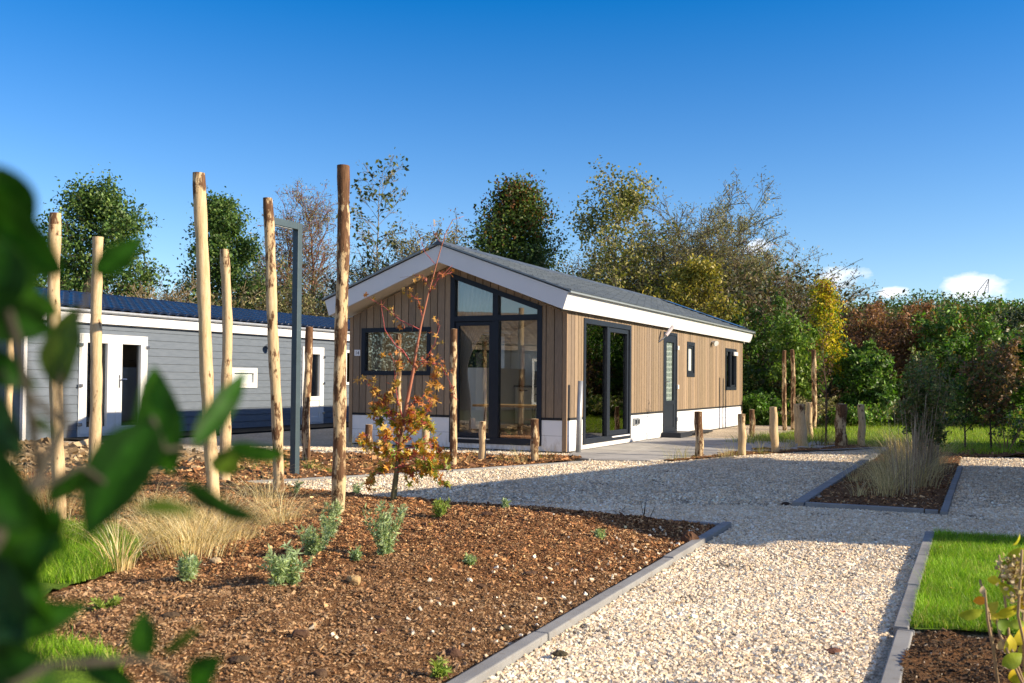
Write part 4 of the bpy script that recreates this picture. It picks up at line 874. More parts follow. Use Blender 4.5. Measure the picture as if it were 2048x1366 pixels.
# ============================================================ POSTS
def post(name, base, top, r0, r1, label, group, cat='wooden post', mat=None, bend=.02, barktop=.0, seed=0, sides=16, bz=-.12):
    rr = random.Random(seed); base = np.array(base, float); top = np.array(top, float); n = 26
    ph = [rr.uniform(0, 6) for _ in range(6)]; o_ = base.copy(); H_ = top[2]-base[2]
    mb = MB(); V = []; Fs = []; Cc = []
    ax = (top-base); bx = np.array([rr.uniform(-1, 1), rr.uniform(-1, 1), 0])
    for i in range(n+1):
        t = i/n; c = ax*t+bx*bend*H_*math.sin(math.pi*t)*.5+np.array([math.sin(t*9+ph[0]), math.cos(t*8+ph[1]), 0])*r0*.10
        r = r0+(r1-r0)*t
        kn = 1+.05*math.sin(t*H_*11+ph[2])+.035*math.sin(t*H_*23+ph[3])
        for k in range(sides):
            a = 2*math.pi*k/sides; q = r*kn*(1+.05*math.sin(2*a+ph[4]+t*3)+.03*math.sin(3*a+ph[5]-t*4)+rr.uniform(-.012, .012))
            V.append((c[0]+q*math.cos(a), c[1]+q*math.sin(a), c[2]))
    for i in range(n):
        for k in range(sides):
            k2 = (k+1) % sides; Fs.append((i*sides+k, i*sides+k2, (i+1)*sides+k2, (i+1)*sides+k)); t = (i+.5)/n; dtop = (1-t)*H_
            b = math.exp(-(dtop/.20)**2)*barktop; Cc.append((b, b, b))
    V = [(v[0], v[1], v[2]) for v in V]
    # bury the foot
    for k in range(sides): V[k] = (V[k][0], V[k][1], bz)
    me = bpy.data.meshes.new(name); me.from_pydata(V, [], Fs); me.materials.append(mat or m_pole)
    at_ = me.attributes.new('col', 'FLOAT_COLOR', 'FACE'); at_.data.foreach_set('color', np.array([(*c, 1) for c in Cc], np.float32).ravel())
    for p in me.polygons: p.use_smooth = True
    ob = bpy.data.objects.new(name, me); COL.objects.link(ob); ob.location = tuple(o_); tag(ob, label, cat, group)
    m2 = MB(); ring = V[-sides:]; cz = sum(v[2] for v in ring)/sides; cxm = sum(v[0] for v in ring)/sides; cym = sum(v[1] for v in ring)/sides
    m2.add([(cxm, cym, cz+.006)]+[(v[0], v[1], v[2]) for v in ring], [(0, k+1, (k+1) % sides+1) for k in range(sides)]); m2.build('sawn_top', m_polecut, ob)
    return ob
def px_post(bx, by, tx, ty, wpx, label, group, seed, z=0.0, wt=None, base=None, **k):
    b = G(bx, by, z) if base is None else np.array([base[0], base[1], z]); tp = at(tx, ty, b[1]); r = wpx/2/F*b[1]; rt_ = (wt or wpx*.88)/2/F*b[1]
    return post('wooden_post', b, tp, r, rt_, label, group, seed=seed, **k)
m_polem = polem('half_peeled_wood', .13)
TG = 'tall peeled tree stakes'
px_post(674, 1033, 687, 331, 28, 'tall post with bark strips left of the young maple, thickest of all', TG, 1, .10, barktop=.55, mat=m_poleb, bend=.012)
px_post(558, 1000, 534, 396, 22, 'tall leaning post in front of the lamp post arm', TG, 2, .05, barktop=.55, bend=.03, mat=m_polem)
px_post(429, 1045, 399, 346, 27, 'tallest clean pale post beside the leaf tip', TG, 3, .10, barktop=.7, bend=.01)
px_post(448, 972, 450, 499, 21, 'shorter slim post just right of the tallest clean one', TG, 4, .03, barktop=.55, bend=.02)
px_post(122, 1033, 110, 426, 25, 'yellowish post behind the dark leaves, in front of the french doors\' left edge', TG, 5, .10, barktop=.6)
px_post(190, 938, 194, 474, 23, 'straight smooth post in front of the white french doors', TG, 6, .03, barktop=.1)
px_post(612, 920, 620, 654, 17, 'thin red-brown bark post right of the lamp post', TG, 7, .02, barktop=1.0, mat=m_poleb)
px_post(8, 980, 20, 655, 17, 'yellowish post at the far left edge behind leaves', TG, 8, .02)
SG = 'short stakes in front of the chalet'
for i, (bx, by, tx, ty, w, lab, mt) in enumerate([
    (738, 905, 737, 849, 15, 'short stake nearest the left corner of the wooden gable', m_poleb),
    (850, 925, 850, 848, 16, 'pale short stake right of the young maple crown', m_pole),
    (797, 905, 797, 668, 11, 'slim tall stake rising behind the young maple', m_poleb),
    (906, 932, 907, 658, 15, 'tall rough-barked stake at the left edge of the gable window', m_poleb),
    (965, 922, 965, 843, 14, 'short clean stake before the left gable pane', m_pole),
    (1070, 925, 1070, 838, 16, 'short stake with torn red bark before the right gable pane', m_poleb),
    (1399, 914, 1396, 823, 16, 'nearest stake along the patio edge', m_poleb),
    (1485, 909, 1483, 828, 15, 'second nearest stake along the patio edge', m_pole),
    (1550, 905, 1546, 814, 16, 'round-topped stake in front of the far tall pair', m_pole),
    (1606, 893, 1601, 808, 19, 'thick pale stake before the cluster of three', m_pole),
    (1597, 888, 1593, 808, 12, 'stake half hidden left of the thick pale one', m_pole),
    (1620, 880, 1617, 805, 13, 'stake half hidden right of the thick pale one', m_pole),
    (1681, 892, 1683, 808, 23, 'thickest grey-brown weathered stake by the far lawn', m_poleb),
    (1723, 892, 1722, 809, 15, 'last short stake, next to the island grasses', m_pole),
    (1504, 873, 1504, 819, 11, 'small distant stake at the far end of the patio', m_poleb)]):
    px_post(bx, by, tx, ty, w, lab, SG, 20+i, .01, wt=w*.95, mat=mt, barktop=.4)
FG = 'slim stakes beyond the patio'
for i, (a, b, tx, ty, w, lab) in enumerate(((1.50, 9.6, 1574, 701, 9, 'left of two tall stakes standing close together beyond the patio'), (1.62, 9.95, 1580, 699, 9, 'right of two tall stakes standing close together beyond the patio'), (2.05, 10.3, 1635, 700, 10, 'single tall stake below the yellow tree'))):
    q = L(a, b); u_ = (q-ORG); tx0 = 1024+F*(u_@RT)/(u_@FW); px_post(0, 0, tx0-1, ty, w, lab, FG, 50+i, 0, base=q, mat=m_poleb, barktop=.5)
# grey steel pipe at the chalet corner
pp = L(.17, .10); mb = MB(); mb.tube([(0, 0, -.1), (.015, 0, 1.12)], .042, 20); mb.tube([(.015, 0, 1.1195), (.015, 0, 1.121)], .03, 20)
o = mb.build('pipe', m_galv); o.location = tuple(pp); o.rotation_euler = (0, .012, 0); tag(o, 'upright grey metal pipe at the sunlit corner of the chalet', 'pipe')
for p in o.data.polygons: p.use_smooth = len(p.vertices) == 4
# lamp post of square tube, gallows shaped
q = G(589, 957); lp_ = empty('lamp_post', tuple(q), RZ, label='slate grey gallows-shaped lamp post of square tube', cat='lamp post')
tz = at(590, 447, q[1])[2]
mb = MB(); mb.box(-.038, .038, -.038, .038, -.1, tz); mb.build('post', m_lamp, lp_, bevel=.004)
mb = MB(); mb.box(-.038, .038, -.50, -.040, tz-.076, tz); a_ = mb.build('arm', m_lamp, lp_, bevel=.004)
mb = MB(); mb.box(-.025, .025, -.46, -.12, tz-.082, tz-.077); mb.build('lens', m_milk, a_)

# ============================================================ PLANTS
def tuft(name, p, n, h, w, lean, pal, label, cat, rad=.05, group=None, z=None, droop=.25, mat=None, seed=None):
    r = np.random.default_rng(seed if seed is not None else int(abs(p[0]*731+p[1]*977)) % 99991)
    z = z if z is not None else p[2] if len(p) > 2 else 0
    P = np.column_stack([r.normal(0, rad, n), r.normal(0, rad, n), np.full(n, -.01)])
    sp = P.copy(); sp[:, 2] = 0; sp /= (rad*1.2)
    hh = h*r.uniform(.45, 1.1, n); v_, f_, c_ = blades(P, hh, np.full(n, w), r.uniform(.2, 1, n)*lean, pick(pal, n, r, .2), seg=5, r=r, droop=droop, spread=sp)
    o = raw_mesh(name, v_, f_, mat or m_dry, fcol=c_); o.location = (p[0], p[1], z); return tag(o, label, cat, group)
DRY = [(.72, .55, .27), (.80, .64, .36), (.62, .45, .21), (.85, .72, .46), (.50, .37, .17)]
DG = 'dry ornamental grass tufts'
def gp(x, y, z=.06): p = G(x, y, z); p[2] = hA(np.array([p[0]]), np.array([p[1]]))[0]; return p
for i, (x, y, n, h, w, lean, rad, lab) in enumerate([
    (238, 1164, 70, .27, .006, 1.15, .025, 'spiky straw tuft standing against the bright green grass patch'),
    (330, 1090, 330, .26, .0035, 1.1, .07, 'leftmost of the three bushy straw tufts behind the dark leaf'),
    (385, 1132, 360, .29, .0035, 1.2, .08, 'front bushy straw tuft above the grey-green seedling'),
    (440, 1098, 420, .30, .0035, 1.2, .09, 'widest bushy straw tuft at the foot of the tallest clean post'),
    (372, 1065, 260, .26, .0035, 1.1, .07, 'straw tuft behind the bushy three'),
    (562, 1060, 190, .26, .0035, 1.2, .06, 'straw tuft at the foot of the leaning post'),
    (535, 1030, 110, .30, .003, .9, .05, 'thin straw tuft left of the leaning post foot'),
    (105, 1040, 240, .30, .0035, 1.0, .08, 'straw tuft below the yellowish post behind leaves'),
    (60, 1015, 160, .28, .0035, 1.0, .07, 'straw tuft near the left edge'),
    (510, 1012, 90, .24, .003, 1.2, .06, 'small straw tuft by the end of the gravel'),
    (300, 1040, 160, .22, .0035, 1.1, .08, 'low straw tuft behind the dark leaf tip')]):
    tuft('grass_tuft', gp(x, y), int(n*1.2), h*1.75, w*.9, lean*(1.9 if i else 1.3), DRY, lab, 'grass tuft', rad*1.2, DG, droop=.55 if i else .25, seed=100+i)
BG_ = 'small grass tufts among the stakes'; YG = [(.26, .26, .05), (.42, .34, .12), (.16, .22, .04), (.5, .4, .18)]
WL = ['wispy grass tuft '+s for s in ('left of the short stake at the gable corner', 'in front of the short stake at the gable corner', 'behind the thin red-brown bark post', 'right of the tall rough-barked stake', 'between the tall rough-barked stake and the clean short one', 'midway between the two short stakes below the gable window', 'at the left foot of the torn red bark stake', 'against the gravel behind the torn red bark stake', 'right of the torn red bark stake', 'between the torn red bark stake and the steel pipe', 'farther left of the nearest patio stake', 'touching the left of the nearest patio stake', 'midway between the two nearest patio stakes, larger one', 'touching the left of the second patio stake', 'between the second patio stake and the round-topped one', 'right of the round-topped stake, nearer one', 'right of the round-topped stake, farther one', 'left of the thick weathered stake, nearer one', 'left of the thick weathered stake, farther one', 'between the weathered stake and the last short one', 'right of the last short stake', 'on the gravel edge behind the thickest tall post', 'under the laurel leaf tip, left of the lamp post', 'just left of the lamp post foot', 'small and sparse between the two nearest patio stakes', 'sparse, farthest left on the patio edge', 'in front of the cluster of three stakes')]
for i, (x, y, n, h) in enumerate([(700, 925, 30, .25), (740, 935, 40, .18), (610, 885, 25, .35), (925, 925, 40, .22), (945, 915, 30, .30), (1005, 922, 34, .26), (1040, 925, 50, .28), (1035, 908, 22, .22), (1090, 922, 30, .3), (1110, 915, 18, .26), (1345, 917, 30, .30), (1365, 915, 30, .33), (1455, 912, 50, .28), (1470, 910, 26, .38), (1520, 905, 60, .34), (1570, 900, 60, .34), (1585, 893, 60, .34), (1650, 890, 60, .42), (1665, 888, 60, .42), (1700, 890, 60, .40), (1745, 890, 60, .42), (700, 890, 30, .35), (500, 940, 40, .22), (540, 930, 40, .24), (1440, 914, 26, .2), (1378, 912, 24, .2), (1620, 895, 60, .3)]):
    q = G(x, y, .03); tuft('grass_tuft', q, n, h, .004, 1.1, YG if i % 3 else DRY, WL[i], 'grass tuft', .05, BG_, z=.02, seed=200+i)
for i, (x, y) in enumerate([(505, 945), (475, 950), (620, 935), (655, 945), (520, 920), (560, 935)]):
    q = G(x, y, .03); tuft('grass_tuft', q, 70, .18, .006, 1.2, [(.10, .2, .03), (.2, .28, .05), (.32, .30, .1)], 'low green grass tuft '+['behind the leaf, left of the leaning post', 'farthest left in the bark bed', 'just right of the lamp post', 'between the lamp post and the thickest post', 'at the back of the bark bed left of the lamp post', 'close behind the leaning post'][i], 'grass tuft', .05, 'green tufts by the lamp post', z=.03, mat=m_blade, seed=240+i)
for i, (x, y) in enumerate([(1495, 885), (1515, 880), (1535, 882), (1560, 884), (1590, 878), (1640, 880), (1540, 876), (1610, 884)]):
    q = G(x, y, .02); tuft('grass_tuft', q, 160, .24, .010, 1.1, [(.12, .2, .03), (.22, .28, .05), (.34, .32, .12)], 'grassy green clump '+['left of the small distant stake', 'right of the small distant stake', 'left of the round-topped stake', 'right of the round-topped stake', 'behind the cluster of three stakes', 'behind the weathered stake', 'farthest back behind the round-topped stake', 'below the single tall slim stake'][i], 'grass tuft', .16, 'green clumps edging the patio', z=.01, mat=m_blade, seed=260+i)
# island bed: dry grasses, a clump of bare canes and a leafy shrub
IG = 'dry grasses in the island bed'; IL = ['smallest dry tuft at the near left corner', 'bleached clump at the near kerb', 'third clump from the near kerb, left side', 'clump beside the nearest cane fan', 'clump between the two nearest cane fans', 'left clump in the middle', 'right clump in the middle', 'left clump past the middle', 'right clump past the middle', 'left clump towards the far end', 'right clump towards the far end', 'second clump from the far end', 'farthest clump of the island', 'low tuft leaning on the left kerb']
for i, (a, b, n, h, rad) in enumerate([(4.72, -3.7, 70, .30, .05), (4.95, -3.55, 180, .42, .06), (4.85, -2.7, 240, .50, .09), (5.0, -3.0, 240, .50, .09), (5.15, -2.4, 260, .52, .1), (4.75, -1.9, 260, .5, .1), (5.1, -1.5, 300, .55, .12), (4.8, -.9, 300, .55, .12), (5.1, -.4, 320, .6, .14), (4.7, .3, 300, .55, .12), (5.0, .8, 320, .6, .14), (4.8, 1.7, 320, .6, .15), (4.6, 2.7, 300, .5, .15), (4.5, -2.2, 120, .3, .06)]):
    q = L(a, b); tuft('grass_tuft', q, int(n*.7), h*1.05, .005, 1.35, [(.72, .56, .32), (.56, .42, .22), (.78, .64, .40), (.38, .28, .15)], IL[i]+', island bed of dry grass', 'grass tuft', rad, IG, z=.02, seed=300+i)
# ---------- woody plants
def grow(r, h, prof, t0=.15, n1=30, n2=5, n3=3, up=.5, rt=.05, stems=1, spread=.1, wander=.03, tw=.22):
    """branch skeleton: segments (p0,p1,r0,r1), twig points and directions"""
    S, T, TD = [], [], []
    for s in range(stems):
        a = r.uniform(0, 2*np.pi); lean = spread*r.uniform(.3, 1)*(stems > 1); K = 10; pts = []
        b = np.array([math.cos(a), math.sin(a), 0])*(min(.04*stems, .06*h)*(stems > 1)); wv = r.normal(0, wander*h, (K+1, 2)).cumsum(0)*.35; hh = h*(1 if s == 0 else r.uniform(.7, 1))
        for i in range(K+1):
            t = i/K; pts.append(b+np.array([math.cos(a)*lean*h*t, math.sin(a)*lean*h*t, hh*t])+np.array([wv[i, 0], wv[i, 1], 0])*t)
        rr = [rt/math.sqrt(stems)*(1-t/K*.93) for t in range(K+1)]
        for i in range(K): S.append((*pts[i], *pts[i+1], rr[i], rr[i+1]))
        m = max(3, n1//stems)
        for j in range(m):
            t = t0+(1-t0)*((j+r.uniform(0, 1))/m)**.9; t = min(t, .985); i = min(int(t*K), K-1); f = t*K-i; p = pts[i]*(1-f)+pts[i+1]*f
            ph = j*2.4+r.normal(0, .4); ln = prof(t)*h*r.uniform(.6, 1.1)
            e = up*(1-.25*t)+r.normal(0, .15)+.5*max(0, t-.6); d = np.array([math.cos(ph)*math.cos(e), math.sin(ph)*math.cos(e), math.sin(e)]); ln = ln/max(math.cos(e), .5)
            r1 = min(rr[i]*.5, .004+ln*.012); q = p.copy(); segn = 4; prev = q; dd = d.copy()
            for k in range(segn):
                dd = dd+r.normal(0, .12, 3)+np.array([0, 0, .05]); dd /= np.linalg.norm(dd); nx_ = prev+dd*ln/segn
                S.append((*prev, *nx_, r1*(1-k/segn*.8), r1*(1-(k+1)/segn*.8)))
                for c in range(max(1, round(n2/segn*(1.0 if k else .5)))):
                    d2 = dd+r.normal(0, .65, 3); d2 /= np.linalg.norm(d2); l2 = ln*r.uniform(.25, .5)*(1-.12*k); f2 = r.uniform(0, 1); p2 = prev*(1-f2)+nx_*f2; e2 = p2+d2*l2
                    S.append((*p2, *e2, r1*.4, r1*.16))
                    for q3 in range(n3):
                        f3 = r.uniform(.2, 1); p3 = p2*(1-f3)+e2*f3; d3 = d2+r.normal(0, .6, 3)+np.array([0, 0, .15]); d3 /= np.linalg.norm(d3); l3 = l2*tw*2*r.uniform(.5, 1); e3 = p3+d3*l3
                        S.append((*p3, *e3, r1*.18, r1*.07)); T.append((p3+e3)/2); TD.append(d3); T.append(e3); TD.append(d3)
                prev = nx_
            T.append(prev); TD.append(dd)
    return np.array(S), np.array(T), np.array(TD)
def cone(w, p=.8, base=.35): return lambda t: w*min(1, (t/base)**.6)*max(.05, (1-t))**p
def ovoid(w, m=.5): return lambda t: w*max(.06, 1-((t-m)/(max(m, 1-m)*1.05))**2)**.6
def tree(name, p, h, prof, label, cat, nleaf, lsize, pal, barkcol=(.10, .085, .065), group=None, seed=0, t0=.15, n1=34, n2=6, n3=3, up=.5, rt=None, stems=1, spread=.1, lspread=.12, aspect=.5, mat=None, topcol=None, minr=.0, wander=.03, upl=.3, tw=.22, sides=4):
    r = np.random.default_rng(seed+1000); S, T, TD = grow(r, h, prof, t0, n1, n2, n3, up, rt or h*.014, stems, spread, wander, tw)
    S[:, 6:] = np.maximum(S[:, 6:], minr)
    kz = h/S[:, 5].max()*1.02; S[:, 2] *= kz; S[:, 5] *= kz; T[:, 2] *= kz
    e = empty(name, tuple(p), 0, label=label, cat=cat, group=group)
    bc = np.array(barkcol)[None]*r.uniform(.75, 1.2, (len(S), 1)); v_, f_, c_ = segs_mesh(S, sides, bc); raw_mesh('trunk' if stems == 1 else 'stems', v_, f_, m_bark, e, fcol=c_, smooth=True)
    if nleaf:
        idx = r.integers(0, len(T), nleaf); P = T[idx]+r.normal(0, lspread*h*.12, (nleaf, 3)); P[:, 2] = np.maximum(P[:, 2], .03)
        cl = pick(pal, nleaf, r, .2)
        # clumps: leaves of one twig share a tone
        tone = r.normal(1, .16, len(T)); cl = np.clip(cl*tone[idx][:, None], .004, .9)
        if topcol is not None:
            k = r.random(nleaf) < np.clip((P[:, 2]/h-.72)*2.6, 0, .75)*(np.sin(idx*.013)*.5+.6); cl[k] = pick(topcol, k.sum(), r, .2)
        sz = lsize*r.uniform(.6, 1.25, nleaf); v_, f_, c_ = leaves(P, sz, cl, aspect, upl, r, D=None, fold=.1)
        raw_mesh('crown', v_, f_, mat or m_leaf, e, fcol=c_)
    return e
def gat(px, Y, z=0.0):
    x = (px-1024)/F*Y; return np.array([x, Y, z])
def hat(py, Y, px=1024):
    return float(at(px, py, Y)[2])
DK = [(0.054, 0.114, 0.024), (0.084, 0.156, 0.034), (0.120, 0.204, 0.048), (0.168, 0.240, 0.060), (0.036, 0.072, 0.018)]
OL = [(0.213, 0.207, 0.084), (0.269, 0.258, 0.112), (0.168, 0.168, 0.067), (0.314, 0.269, 0.134)]
YL = [(.62, .50, .02), (.68, .56, .03), (.50, .44, .02), (.34, .38, .03), (.55, .38, .03)]
GR = [(0.090, 0.213, 0.022), (0.134, 0.269, 0.034), (0.056, 0.134, 0.018), (0.202, 0.314, 0.045)]
BR = [(0.230, 0.103, 0.052), (0.299, 0.138, 0.069), (0.172, 0.081, 0.046), (0.345, 0.184, 0.092), (0.161, 0.103, 0.057)]
AU = [(.30, .20, .05), (.24, .18, .04), (.34, .26, .07), (.16, .15, .04)]
TW = (.10, .085, .06)
TG2 = 'trees behind the chalets'
def bt(px, top, Y, **k):
    p = gat(px, Y); return p, hat(top, Y, px)
# treeline left to right
p, h = bt(188, 368, 36); tree('broadleaf_tree', p, h, ovoid(.26, .5), 'dark green rounded tree behind the left posts and the grey chalet', 'tree', 30000, .145, DK, seed=1, n1=90, n2=10, n3=4, t0=.10, up=.35, rt=.12, lspread=.2, group=TG2, aspect=.6)
p, h = bt(62, 470, 38); tree('broadleaf_tree', p, h, ovoid(.30), 'lower dark tree at the far left behind the foreground leaves', 'tree', 5000, .22, DK, seed=2, n1=40, n2=8, t0=.1, group=TG2)
p, h = bt(448, 402, 38); tree('broadleaf_tree', p, h, cone(.32, .55, .25), 'dark green tree between the tallest clean post and the leaning post', 'tree', 26000, .14, DK, seed=3, n1=90, n2=9, n3=4, t0=.08, up=.35, rt=.12, lspread=.18, group=TG2, aspect=.6)
p, h = bt(562, 380, 44); tree('willow_tree', p, h, ovoid(.17, .6), 'thin bare willow with olive leaves left of the lamp post arm', 'tree', 8000, .11, OL+[(.16, .16, .08)], (.24, .12, .09), seed=4, n1=70, n2=7, n3=3, up=1.05, t0=.12, minr=.009, group=TG2, aspect=.3)
p, h = bt(632, 368, 44); tree('willow_tree', p, h, ovoid(.15, .6), 'thin bare willow with olive leaves between the lamp post and thickest post', 'tree', 8000, .11, OL+[(.16, .16, .08)], (.24, .12, .09), seed=5, n1=70, n2=7, n3=3, up=1.05, t0=.12, minr=.009, group=TG2, aspect=.3)
p, h = bt(752, 322, 36); tree('birch_tree', p, h, ovoid(.145, .55), 'slender airy birch with few leaves right of the thickest post', 'tree', 950, .19, [(.07, .10, .03), (.12, .13, .04), (.05, .07, .02)], (.30, .27, .22), seed=6, n1=40, n2=6, n3=2, up=.85, t0=.2, rt=.085, minr=.007, group=TG2, wander=.02, aspect=.6)
p, h = bt(700, 500, 38); tree('bare_tree', p, h, ovoid(.25, .6), 'small bare reddish tree between the thickest post and the birch', 'tree', 2600, .12, [(.17, .13, .06), (.12, .10, .05)], (.14, .11, .08), seed=7, n1=50, n2=7, n3=3, up=.95, minr=.008, group=TG2)
p, h = bt(860, 438, 42); tree('broadleaf_tree', p, h, ovoid(.24, .6), 'loose olive and rust tree behind the gable peak', 'tree', 9000, .13, OL+[(.20, .09, .04), (.15, .10, .04)], (.12, .10, .08), seed=8, n1=56, n2=8, n3=3, up=.85, minr=.008, group=TG2)
p, h = bt(800, 470, 40); tree('bare_tree', p, h, ovoid(.2, .6), 'thin half-bare tree between the birch and the gable peak', 'tree', 3500, .12, OL, (.14, .12, .1), seed=9, n1=44, n2=6, n3=3, up=.95, minr=.008, group=TG2)
p, h = bt(1022, 386, 36); tree('broadleaf_tree', p, h, cone(.42, .6, .28), 'dense dark green tree with rust red top behind the chalet roof', 'tree', 40000, .135, [(.06, .11, .02), (.09, .15, .03), (.13, .18, .04), (.04, .07, .016)], seed=10, n1=120, n2=9, n3=4, t0=.08, rt=.14, up=.32, lspread=.30, topcol=[(.16, .07, .03), (.22, .10, .03), (.10, .10, .03)], group=TG2, aspect=.6)
p, h = bt(1085, 500, 34); tree('pine_tree', p, h, cone(.24, .7, .2), 'soft dark pine at the right foot of the rust topped tree', 'tree', 9000, .17, [(.025, .055, .022), (.035, .075, .03)], seed=11, n1=50, n2=9, n3=3, t0=.08, aspect=.16, group=TG2)
p, h = bt(1212, 356, 35); tree('poplar_tree', p, h, ovoid(.26, .45), 'airy poplar with yellow green leaves and sky between its branches', 'tree', 10500, .125, [(.20, .20, .05), (.28, .26, .08), (.10, .13, .03), (.34, .30, .12)], (.22, .19, .14), seed=12, n1=46, n2=7, n3=2, up=.62, t0=.12, rt=.1, minr=.008, group=TG2, aspect=.75, lspread=.2)
p, h = bt(1385, 372, 36); tree('willow_tree', p, h, ovoid(.36, .62), 'big spreading grey olive willow above the chalet roof', 'tree', 46000, .12, OL+[(.16, .16, .08)], (.16, .14, .10), seed=13, n1=150, n2=12, n3=5, up=.7, t0=.08, rt=.13, minr=.009, stems=3, spread=.12, group=TG2, aspect=.28)
p, h = bt(1462, 380, 37); tree('willow_tree', p, h, ovoid(.27, .62), 'second grey olive willow rising just right of the big one', 'tree', 26000, .12, OL+[(.16, .16, .08)], (.16, .14, .10), seed=14, n1=90, n2=9, n3=3, up=.95, t0=.08, rt=.12, minr=.009, stems=2, spread=.1, group=TG2, aspect=.28)
p, h = bt(1560, 450, 34); tree('willow_tree', p, h, ovoid(.27, .6), 'nearly bare leaning willow beside the white clouds', 'tree', 12000, .11, OL, (.26, .17, .13), seed=15, n1=80, n2=8, n3=3, up=.8, t0=.1, rt=.1, minr=.008, stems=4, spread=.28, group=TG2, aspect=.28)
p, h = bt(1385, 520, 29); tree('shrub', p, h, ovoid(.26, .5), 'yellow green bushy tree just behind the far roof end', 'tree', 9000, .13, [(.22, .20, .03), (.30, .25, .04), (.14, .15, .03), (.38, .30, .05)], seed=16, n1=60, n2=9, n3=3, t0=.08, group=TG2, lspread=.2)
for i, (px, top, Y, w) in enumerate([(30, 560, 37, .4), (120, 540, 39, .4), (255, 560, 36, .4), (330, 548, 35, .45), (400, 560, 35, .45), (500, 520, 40, .4), (590, 560, 36, .42), (650, 575, 37, .42), (545, 575, 34, .45), (730, 560, 40, .4), (880, 520, 42, .4), (960, 545, 40, .4), (1150, 520, 40, .38), (1245, 490, 38, .36), (1310, 500, 36, .36)]):
    p, h = bt(px, top, Y); bare = px in (255, 330); sc_ = ['brown twiggy', 'olive leafy', 'dense olive'][i % 3]
    tree('shrub', p, h, ovoid(w, .5), f'{"straw coloured bare" if bare else sc_} tall thicket shrub behind the roofs, {["at the far left","left of the french doors","above the french doors","between the clean posts","left of the slim post","left of the lamp post arm","behind the leaning post","right of the lamp post","above the thin bark post","left of the gable","behind the gable peak","left of the rust topped tree","between pine and poplar","below the poplar","below the big willow"][i]}', 'shrub',
         500 if bare else 5200, .13, [(.25, .19, .10)] if bare else (OL+DK[:2] if i % 2 else OL+[(.10, .07, .04)]), (.30, .23, .14) if bare else (.13, .105, .075), seed=30+i, n1=90 if bare else 56, n2=9, n3=3, t0=.05, up=.7, stems=5, spread=.25, minr=.009 if bare else .006, group='thicket shrubs behind the roofs', aspect=.4)

for i, (px, top, Y, w) in enumerate([(1300, 440, 40, .34), (1240, 470, 41, .36), (925, 455, 44, .3), (760, 500, 42, .36), (505, 470, 44, .3), (330, 520, 42, .4), (1520, 470, 39, .36), (1600, 520, 37, .4)]):
    p, h = bt(px, top, Y); tree('willow_tree', p, h, ovoid(w, .6), 'twiggy olive willow in the tree belt, ' + ['left shoulder of the big willow', 'behind the poplar', 'between gable peak and rust topped tree', 'behind the foot of the birch', 'behind the leaning post', 'between the two dark trees on the left', 'behind the leaning bare willow', 'left of the golden yellow tree'][i], 'tree', 13000, .12, OL+[(.13, .11, .06), (.18, .15, .08)], (.20, .16, .12), seed=120+i, n1=90, n2=9, n3=4, up=.75, t0=.08, rt=.12, minr=.008, stems=3, spread=.14, group=TG2, aspect=.32)

# thicket right of the chalet
RG = 'shrubs along the far lawn'
def sh(px, top, Y, w, label, n, ls, pal, seed, name='shrub', **k):
    p, h = bt(px, top, Y); kw = dict(n1=46, n2=8, n3=3, t0=.04, up=.55, stems=4, spread=.16, group=RG, lspread=.2); kw.update(k)
    tree(name, p, h, ovoid(w*.5/h if w else .3, .5), label, 'shrub', n, ls, pal, seed=seed, **kw)
sh(1662, 572, 27, 1.05, 'golden yellow narrow tree behind the single tall stake', 5000, .10, YL+GR[:1], 60, 'young_tree', t0=.28, stems=1, n1=52, n2=9, up=.75, topcol=[(.45, .22, .06), (.32, .22, .06)])
sh(1600, 640, 26, 1.4, 'fresh green bush between the tall pair and the yellow tree', 5500, .12, [(.12, .22, .03), (.20, .28, .04), (.08, .15, .02)], 61)
sh(1518, 780, 25.5, 1.4, 'round green bush just right of the chalet end', 5000, .10, [(.07, .17, .02), (.12, .24, .035), (.05, .10, .015)], 62)
sh(1505, 600, 30, 2.6, 'dark green climber-covered shrub beside the chalet end', 8500, .12, DK+GR[:1], 63)
sh(1745, 690, 26, 1.7, 'glossy dark green shrub left of the red-brown one', 8500, .13, DK+GR[:2], 64)
sh(1775, 612, 28.2, 3.6, 'broad red-brown shrub below the hill crest', 20000, .10, BR, 65, barkcol=(.12, .07, .05))
sh(1838, 690, 27.6, 2.2, 'rust brown shrub right of the broad red-brown one', 8000, .10, BR+AU[:1], 66, barkcol=(.12, .07, .05))
sh(1870, 640, 28.5, 1.2, 'ochre yellow bush above the glossy green one', 3600, .11, AU, 67)
sh(1925, 612, 27, 2.3, 'tall mixed green bush with yellow top right of centre of the thicket', 9500, .12, GR+DK[:3], 68, topcol=AU)
sh(1975, 680, 26, 1.5, 'pinkish brown twiggy bush before the tall mixed green one', 3800, .11, [(.22, .12, .08), (.28, .16, .10), (.16, .11, .05)], 69, minr=.006)
sh(2040, 660, 27, 2.3, 'dark green bush cut by the right picture edge', 8500, .13, GR[:3]+DK[:3], 70)
sh(1560, 560, 34, 3.0, 'brown half-bare shrub behind the tall pair of stakes', 6000, .11, [(.10, .075, .04), (.14, .10, .05), (.07, .06, .03)], 71, minr=.007)
sh(1450, 560, 32, 2.6, 'brown half-bare shrub behind the far roof end', 5000, .11, [(.10, .075, .04), (.12, .10, .05)], 72, minr=.007)
sh(1645, 600, 33, 2.8, 'brown twiggy shrub behind the golden yellow tree', 6000, .11, [(.12, .075, .04), (.15, .09, .045), (.08, .06, .03)], 73, minr=.007)
sh(1700, 610, 30, 1.6, 'russet bush squeezed between the yellow tree and the red-brown shrub', 5000, .10, [(.16, .085, .035), (.11, .08, .03)], 78, minr=.006)
